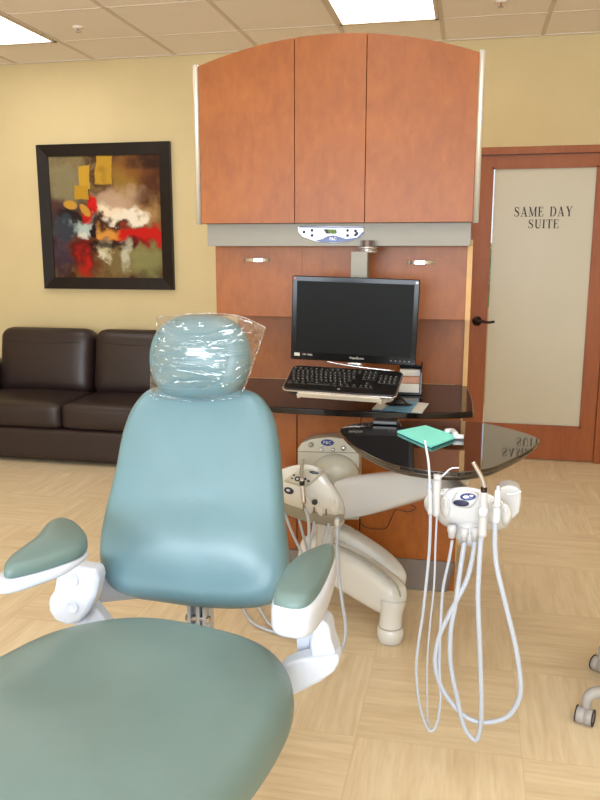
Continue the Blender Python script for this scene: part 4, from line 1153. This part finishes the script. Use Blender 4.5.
bm = bmesh.new(); rbox(bm, (CXm, 1.12, .25), (.26, .42, .42), .05, 6); obj('lift_column', bm, 'chairwhite', t)
bm = bmesh.new(); rbox(bm, (CXm, 1.0, .03), (.46, .85, .06), .025, 6); obj('base_plate', bm, 'chairwhite', t)
# small hinge between seat and back
q = at(198, 616, 1.77)
bm = bmesh.new()
for dx in (-.02, .004, .021): box(bm, q.x+dx-.005, q.x+dx+.005, 1.755, 1.80, .46, q.z+.06)
hg = obj('back_hinge', bm, 'chairwhite', t, bevel=.003)
bm = bmesh.new(); lathe(bm, (q.x-.03, 1.765, q.z-.004), (1, 0, 0), [(0, 0), (0, .009), (.064, .009), (.064, 0)], 12); obj('hinge_pin', bm, 'steel', hg)
bm = bmesh.new(); box(bm, q.x-.026, q.x+.026, 1.45, 1.80, .44, .47); obj('hinge_arm', bm, 'chairwhite', t, bevel=.004)
bm = bmesh.new(); box(bm, q.x-.03, q.x+.03, 1.775, 1.81, .455, .75); obj('back_support', bm, 'chairwhite', t, bevel=.004)
# left armrest
AZ = .80
lp = [(62, 521.5), (74, 524.5), (84.5, 534), (87.5, 543), (82, 552), (62, 560.5), (36, 568.5), (12, 574), (4, 573), (6, 566), (20, 555), (36, 543), (49, 527)]
c3 = pxz(lp, AZ); obj('arm_pad', cushion(bmesh.new(), c3, (0, 0, 1), .035, .25, .010, rt=.02), 'padteal', t)
cc = sum(c3, Vector())/len(c3)
lb = [(64, 524), (77, 530), (86, 542), (86, 549), (66, 561), (40, 569), (15, 575.5), (-4, 577), (-6, 570), (10, 561), (36, 545), (50, 529)]
obj('arm_body', cushion(bmesh.new(), [p+Vector((0, 0, -.028)) for p in pxz(lb, AZ)], (0, 0, 1), .045, .2, .0, lambda v, s, h: -h*.75*max(0, min(1, (v.y-1.22)/.3)) if h < 0 else 0, rt=.018, back=.6), 'chairwhite', t)
AB = at(66, 600, 1.62).y
lbr = [(70, 566), (86, 568.5), (96, 570), (98, 580), (95, 597), (88, 612), (80, 623), (68, 627), (54, 622), (48, 612), (47, 600), (53, 592), (55, 578), (60, 568)]
obj('arm_bracket', prism(bmesh.new(), pxs(lbr, 1.60), (0, .05, 0)), 'chairwhite', t, bevel=.012, seg=4)
for y_ in (580, 607): 
    q = at(72.5, y_, 1.60); br = obj('pivot_cap', lathe(bmesh.new(), (q.x, 1.604, q.z), (0, -1, 0), [(0, .0165), (.0075, .016), (.0085, .0145), (.006, .012), (.006, 0)], 20), 'chairwhite', t)
bnd = [(84, 569), (100, 572), (118, 570), (126, 567), (150, 580), (160, 600), (135, 600), (115, 602), (98, 604), (90, 606)]
obj('back_strap', prism(bmesh.new(), [at(x, y, 1.66+max(0, (x-84))*.0021) for x, y in bnd], (0, .03, 0)), 'chairwhite', t, bevel=.006, seg=3)
st = [(78, 612), (92, 604), (102, 616), (112, 630), (118, 650), (80, 650), (72, 634)]
obj('side_support', prism(bmesh.new(), pxs(st, 1.64), (0, .035, 0)), 'chairwhite', t, bevel=.006, seg=3)
bm = bmesh.new(); box(bm, -.93, -.6, 1.42, 1.64, .45, .5); obj('cross_arm', bm, 'chairwhite', t, bevel=.01)
# right armrest
rp = [(330, 548), (334.5, 552), (333, 562), (326, 580), (317, 596), (306, 606), (292, 607.5), (277, 604), (273.5, 599), (277, 588), (286, 573), (299, 561), (314, 553)]
obj('arm_pad', cushion(bmesh.new(), pxz(rp, AZ), (0, 0, 1), .035, .22, .010, rt=.02), 'padteal', t)
rbod = [(334, 550), (336, 556), (333, 571), (325, 594), (313, 612), (300, 628), (286, 631), (273, 624), (271, 607), (275, 598), (284, 576), (298, 562), (315, 554)]
rb = [p+Vector((0, 0, -.022)) for p in pxz([(334.5, 550.5), (336, 560), (329, 582), (320, 599), (308, 610), (292, 612), (275, 608), (271, 600), (275, 587), (285, 572), (299, 560), (315, 552)], AZ)]
obj('arm_body', cushion(bmesh.new(), rb, (0, 0, 1), .062, .16, .0, rt=.02, back=.72), 'chairwhite', t)
for pts, Yp in (([(296, 628), (304, 612), (312, 600), (318, 604), (314, 620), (310.5, 640), (309, 658), (304, 659), (296.5, 656)], 1.52), ([(313, 604), (319, 590), (321, 604), (320, 625), (318, 640), (312, 656), (309.5, 658), (310, 635)], 1.50)):
    obj('arm_stem', prism(bmesh.new(), pxs(pts, Yp), (0, .03, 0)), 'chairwhite', t, bevel=.004, seg=2)
kn = [(317, 621), (325, 622), (329, 628), (331, 640), (335, 652), (337, 662), (320, 668), (310.5, 660), (309.5, 646), (312, 630)]
obj('arm_knuckle', prism(bmesh.new(), pxs(kn, 1.47), (0, .06, 0)), 'chairwhite', t, bevel=.014, seg=4)
sw = [(338, 655), (339.5, 663), (334, 673), (320, 683), (300, 693), (280, 702), (270, 690), (280, 668), (293, 662), (303, 659), (318, 658)]
obj('support_arm', prism(bmesh.new(), pxs(sw, 1.46), (0, .05, 0)), 'chairwhite', t, bevel=.014, seg=4)
bm = bmesh.new(); box(bm, -.62, -.33, 1.40, 1.50, .46, .5); obj('cross_arm', bm, 'chairwhite', t, bevel=.01)
stp = [(268, 600), (285, 603), (296, 612), (296, 622), (275, 612)]
obj('back_strap', prism(bmesh.new(), pxs([(262, 596), (280, 600), (296, 606), (300, 618), (284, 611), (262, 604)], 1.79), (0, .03, 0)), 'chairwhite', t, bevel=.005)

# plastic bag over the headrest
bagp = [(156, 317), (157, 316.5), (180, 314), (205, 312.5), (232, 314), (250, 319), (265, 326.5), (266, 327.5), (262, 340), (256, 358), (250, 375), (243, 392), (236, 398), (215, 401), (190, 401.5), (166, 399.5), (151, 397.5), (150, 380), (150.5, 360), (152, 345), (156, 334)]
bg = [at(x, y, HRY-.02+(399-y)/85*.03)+hn*.03 for x, y in bagp]
bm = bmesh.new(); c_ = sum(bg, Vector())/len(bg); Pn = spline(bg, 5, True); rings = []
random.seed(3)
prof = [(.001, .034), (.2, .034), (.4, .032), (.55, .028), (.7, .019), (.82, .006), (.92, -.016), (1.0, -.03), (.97, -.05), (.9, -.08), (.75, -.098), (.5, -.106), (.25, -.107), (.001, -.107)]
import mathutils.noise as mnz
for s, h in prof:
    rg = []
    for p in Pn:
        v = c_+(p-c_)*s+hn*(h)
        wr = mnz.noise(Vector((v.x*28, v.y*20, v.z*60)))*.006*(s if s < .6 else 1)
        rg.append(bm.verts.new(v+hn*wr+(p-c_).normalized()*wr*(1.2 if s > .6 else 0)))
    rings.append(rg)
n_ = len(Pn)
for a, b2 in zip(rings, rings[1:]):
    for k in range(n_): bm.faces.new((a[k], a[(k+1) % n_], b2[(k+1) % n_], b2[k]))
bag = obj('headrest_cover', bm, 'bag', sub=1)
bm = bmesh.new(); hem = [c_+(p-c_)*.985-hn*.03 for p in bg]; tube(bm, hem+[hem[0]], .0012, 6, 4); obj('hem', bm, 'bag', bag)
tag(bag, 'crinkled clear plastic bag pulled over the teal headrest', 'plastic bag')

# ------------------------------------------------------------ wheeled stool at the right edge
pA, pB = atz(585, 722, 0), atz(601, 671, 0)
mid = Vector((pA.x+pB.x, pA.y+pB.y))/2
# five-star: two neighbouring casters define the centre
dAB = (pB-pA); dd = dAB.length; Rb = dd/(2*math.sin(PI/5)); hgt = math.sqrt(max(0, Rb**2-(dd/2)**2))
nrm2 = Vector((dAB.y, -dAB.x, 0)).normalized(); sc_ = (pA+pB)/2+nrm2*hgt
t = thing('wheeled_stool', 'grey wheeled stool base with twin casters at the right edge', 'stool', (sc_.x, sc_.y, 0))
for k in range(5):
    v0 = (pA-sc_); v0.z = 0; a = k*2*PI/5
    dv = Matrix.Rotation(a, 3, 'Z') @ v0; e = sc_+dv; dn = dv.normalized()
    bm = bmesh.new(); tube(bm, [(sc_.x+dn.x*.03, sc_.y+dn.y*.03, .10), (sc_.x+dn.x*.14, sc_.y+dn.y*.14, .098), (e.x-dn.x*.035, e.y-dn.y*.035, .098), (e.x-dn.x*.006, e.y-dn.y*.006, .088), (e.x, e.y, .065), (e.x, e.y, .052)], lambda u: .022-.009*u, 12)
    lg = obj('leg', bm, 'castergrey', t)
    ax = Vector((.93, -.36, 0)) if k != 4 else Vector((.75, -.66, 0)); ax.normalize(); off = Vector((-ax.y, ax.x, 0))*.008
    c0 = Vector((e.x, e.y, .0262))-off
    bm = bmesh.new(); lathe(bm, c0-ax*.024, ax, [(0, 0), (0, .0235), (.003, .0255), (.0235, .0258), (.024, .0245), (.0245, .0258), (.045, .0255), (.048, .0235), (.048, 0)], 22)
    cs = obj('caster', bm, 'castergrey', lg)
    bm = bmesh.new(); lathe(bm, c0+ax*.0235, ax, [(0, .0262), (.0035, .0262), (.0035, .019), (.0, .019)], 22)
    lathe(bm, c0-ax*.027, ax, [(0, .0262), (.0035, .0262), (.0035, .019), (.0, .019)], 22); obj('tyre', bm, 'tyre', lg)
obj('hub', lathe(bmesh.new(), (sc_.x, sc_.y, .07), (0, 0, 1), [(0, 0), (0, .04), (.05, .04), (.06, .025), (.06, 0)]), 'castergrey', t)
obj('gas_lift', lathe(bmesh.new(), (sc_.x, sc_.y, .12), (0, 0, 1), [(0, .022), (.18, .022), (.18, .014), (.33, .014)], 18), 'blackplastic', t)
obj('seat', lathe(bmesh.new(), (sc_.x, sc_.y, .44), (0, 0, 1), [(0, 0), (0, .14), (.01, .17), (.04, .18), (.065, .165), (.075, .12), (.078, 0)], 36), 'teal', t)

# ------------------------------------------------------------ light
def area(name, loc, rot, sx_, sy_, power, col):
    l = bpy.data.lights.new(name, 'AREA'); l.shape = 'RECTANGLE'; l.size = sx_; l.size_y = sy_; l.energy = power; l.color = col
    o = bpy.data.objects.new(name, l); C.objects.link(o); o.location = loc; o.rotation_euler = rot; return o
area('window_daylight', ((WX0+WX1)/2, YR-.12, (WZ0+WZ1)/2), (PI/2+.3, 0, 0), WX1-WX0, WZ1-WZ0, 370, (.80, .90, 1))
area('suite_fill', (.4, 6.6, ZC-.02), (0, 0, 0), 1.2, .6, 40, (1, .97, .92))  # added fill light, out of view, brightens the suite; no fixture there
w = bpy.data.worlds.new('daylight'); sc.world = w; w.use_nodes = True
w.node_tree.nodes['Background'].inputs[0].default_value = (.80, .9, 1, 1); w.node_tree.nodes['Background'].inputs[1].default_value = 1.5

for o in bpy.data.objects:
    if '_o' in o: del o['_o']

# ------------------------------------------------------------ camera
cam = bpy.data.cameras.new('camera'); co = bpy.data.objects.new('camera', cam); C.objects.link(co)
co.location = (0, 0, EYE); co.rotation_euler = (PI/2-PITCH, 0, YAW)
cam.sensor_fit = 'VERTICAL'; cam.sensor_height = 36; cam.lens = F/800*36; cam.clip_start = .05
sc.camera = co
vs = sc.view_settings; vs.view_transform = 'Standard'; vs.look = 'None'; vs.gamma = 1; vs.use_curve_mapping = False
vs.exposure = 0.0
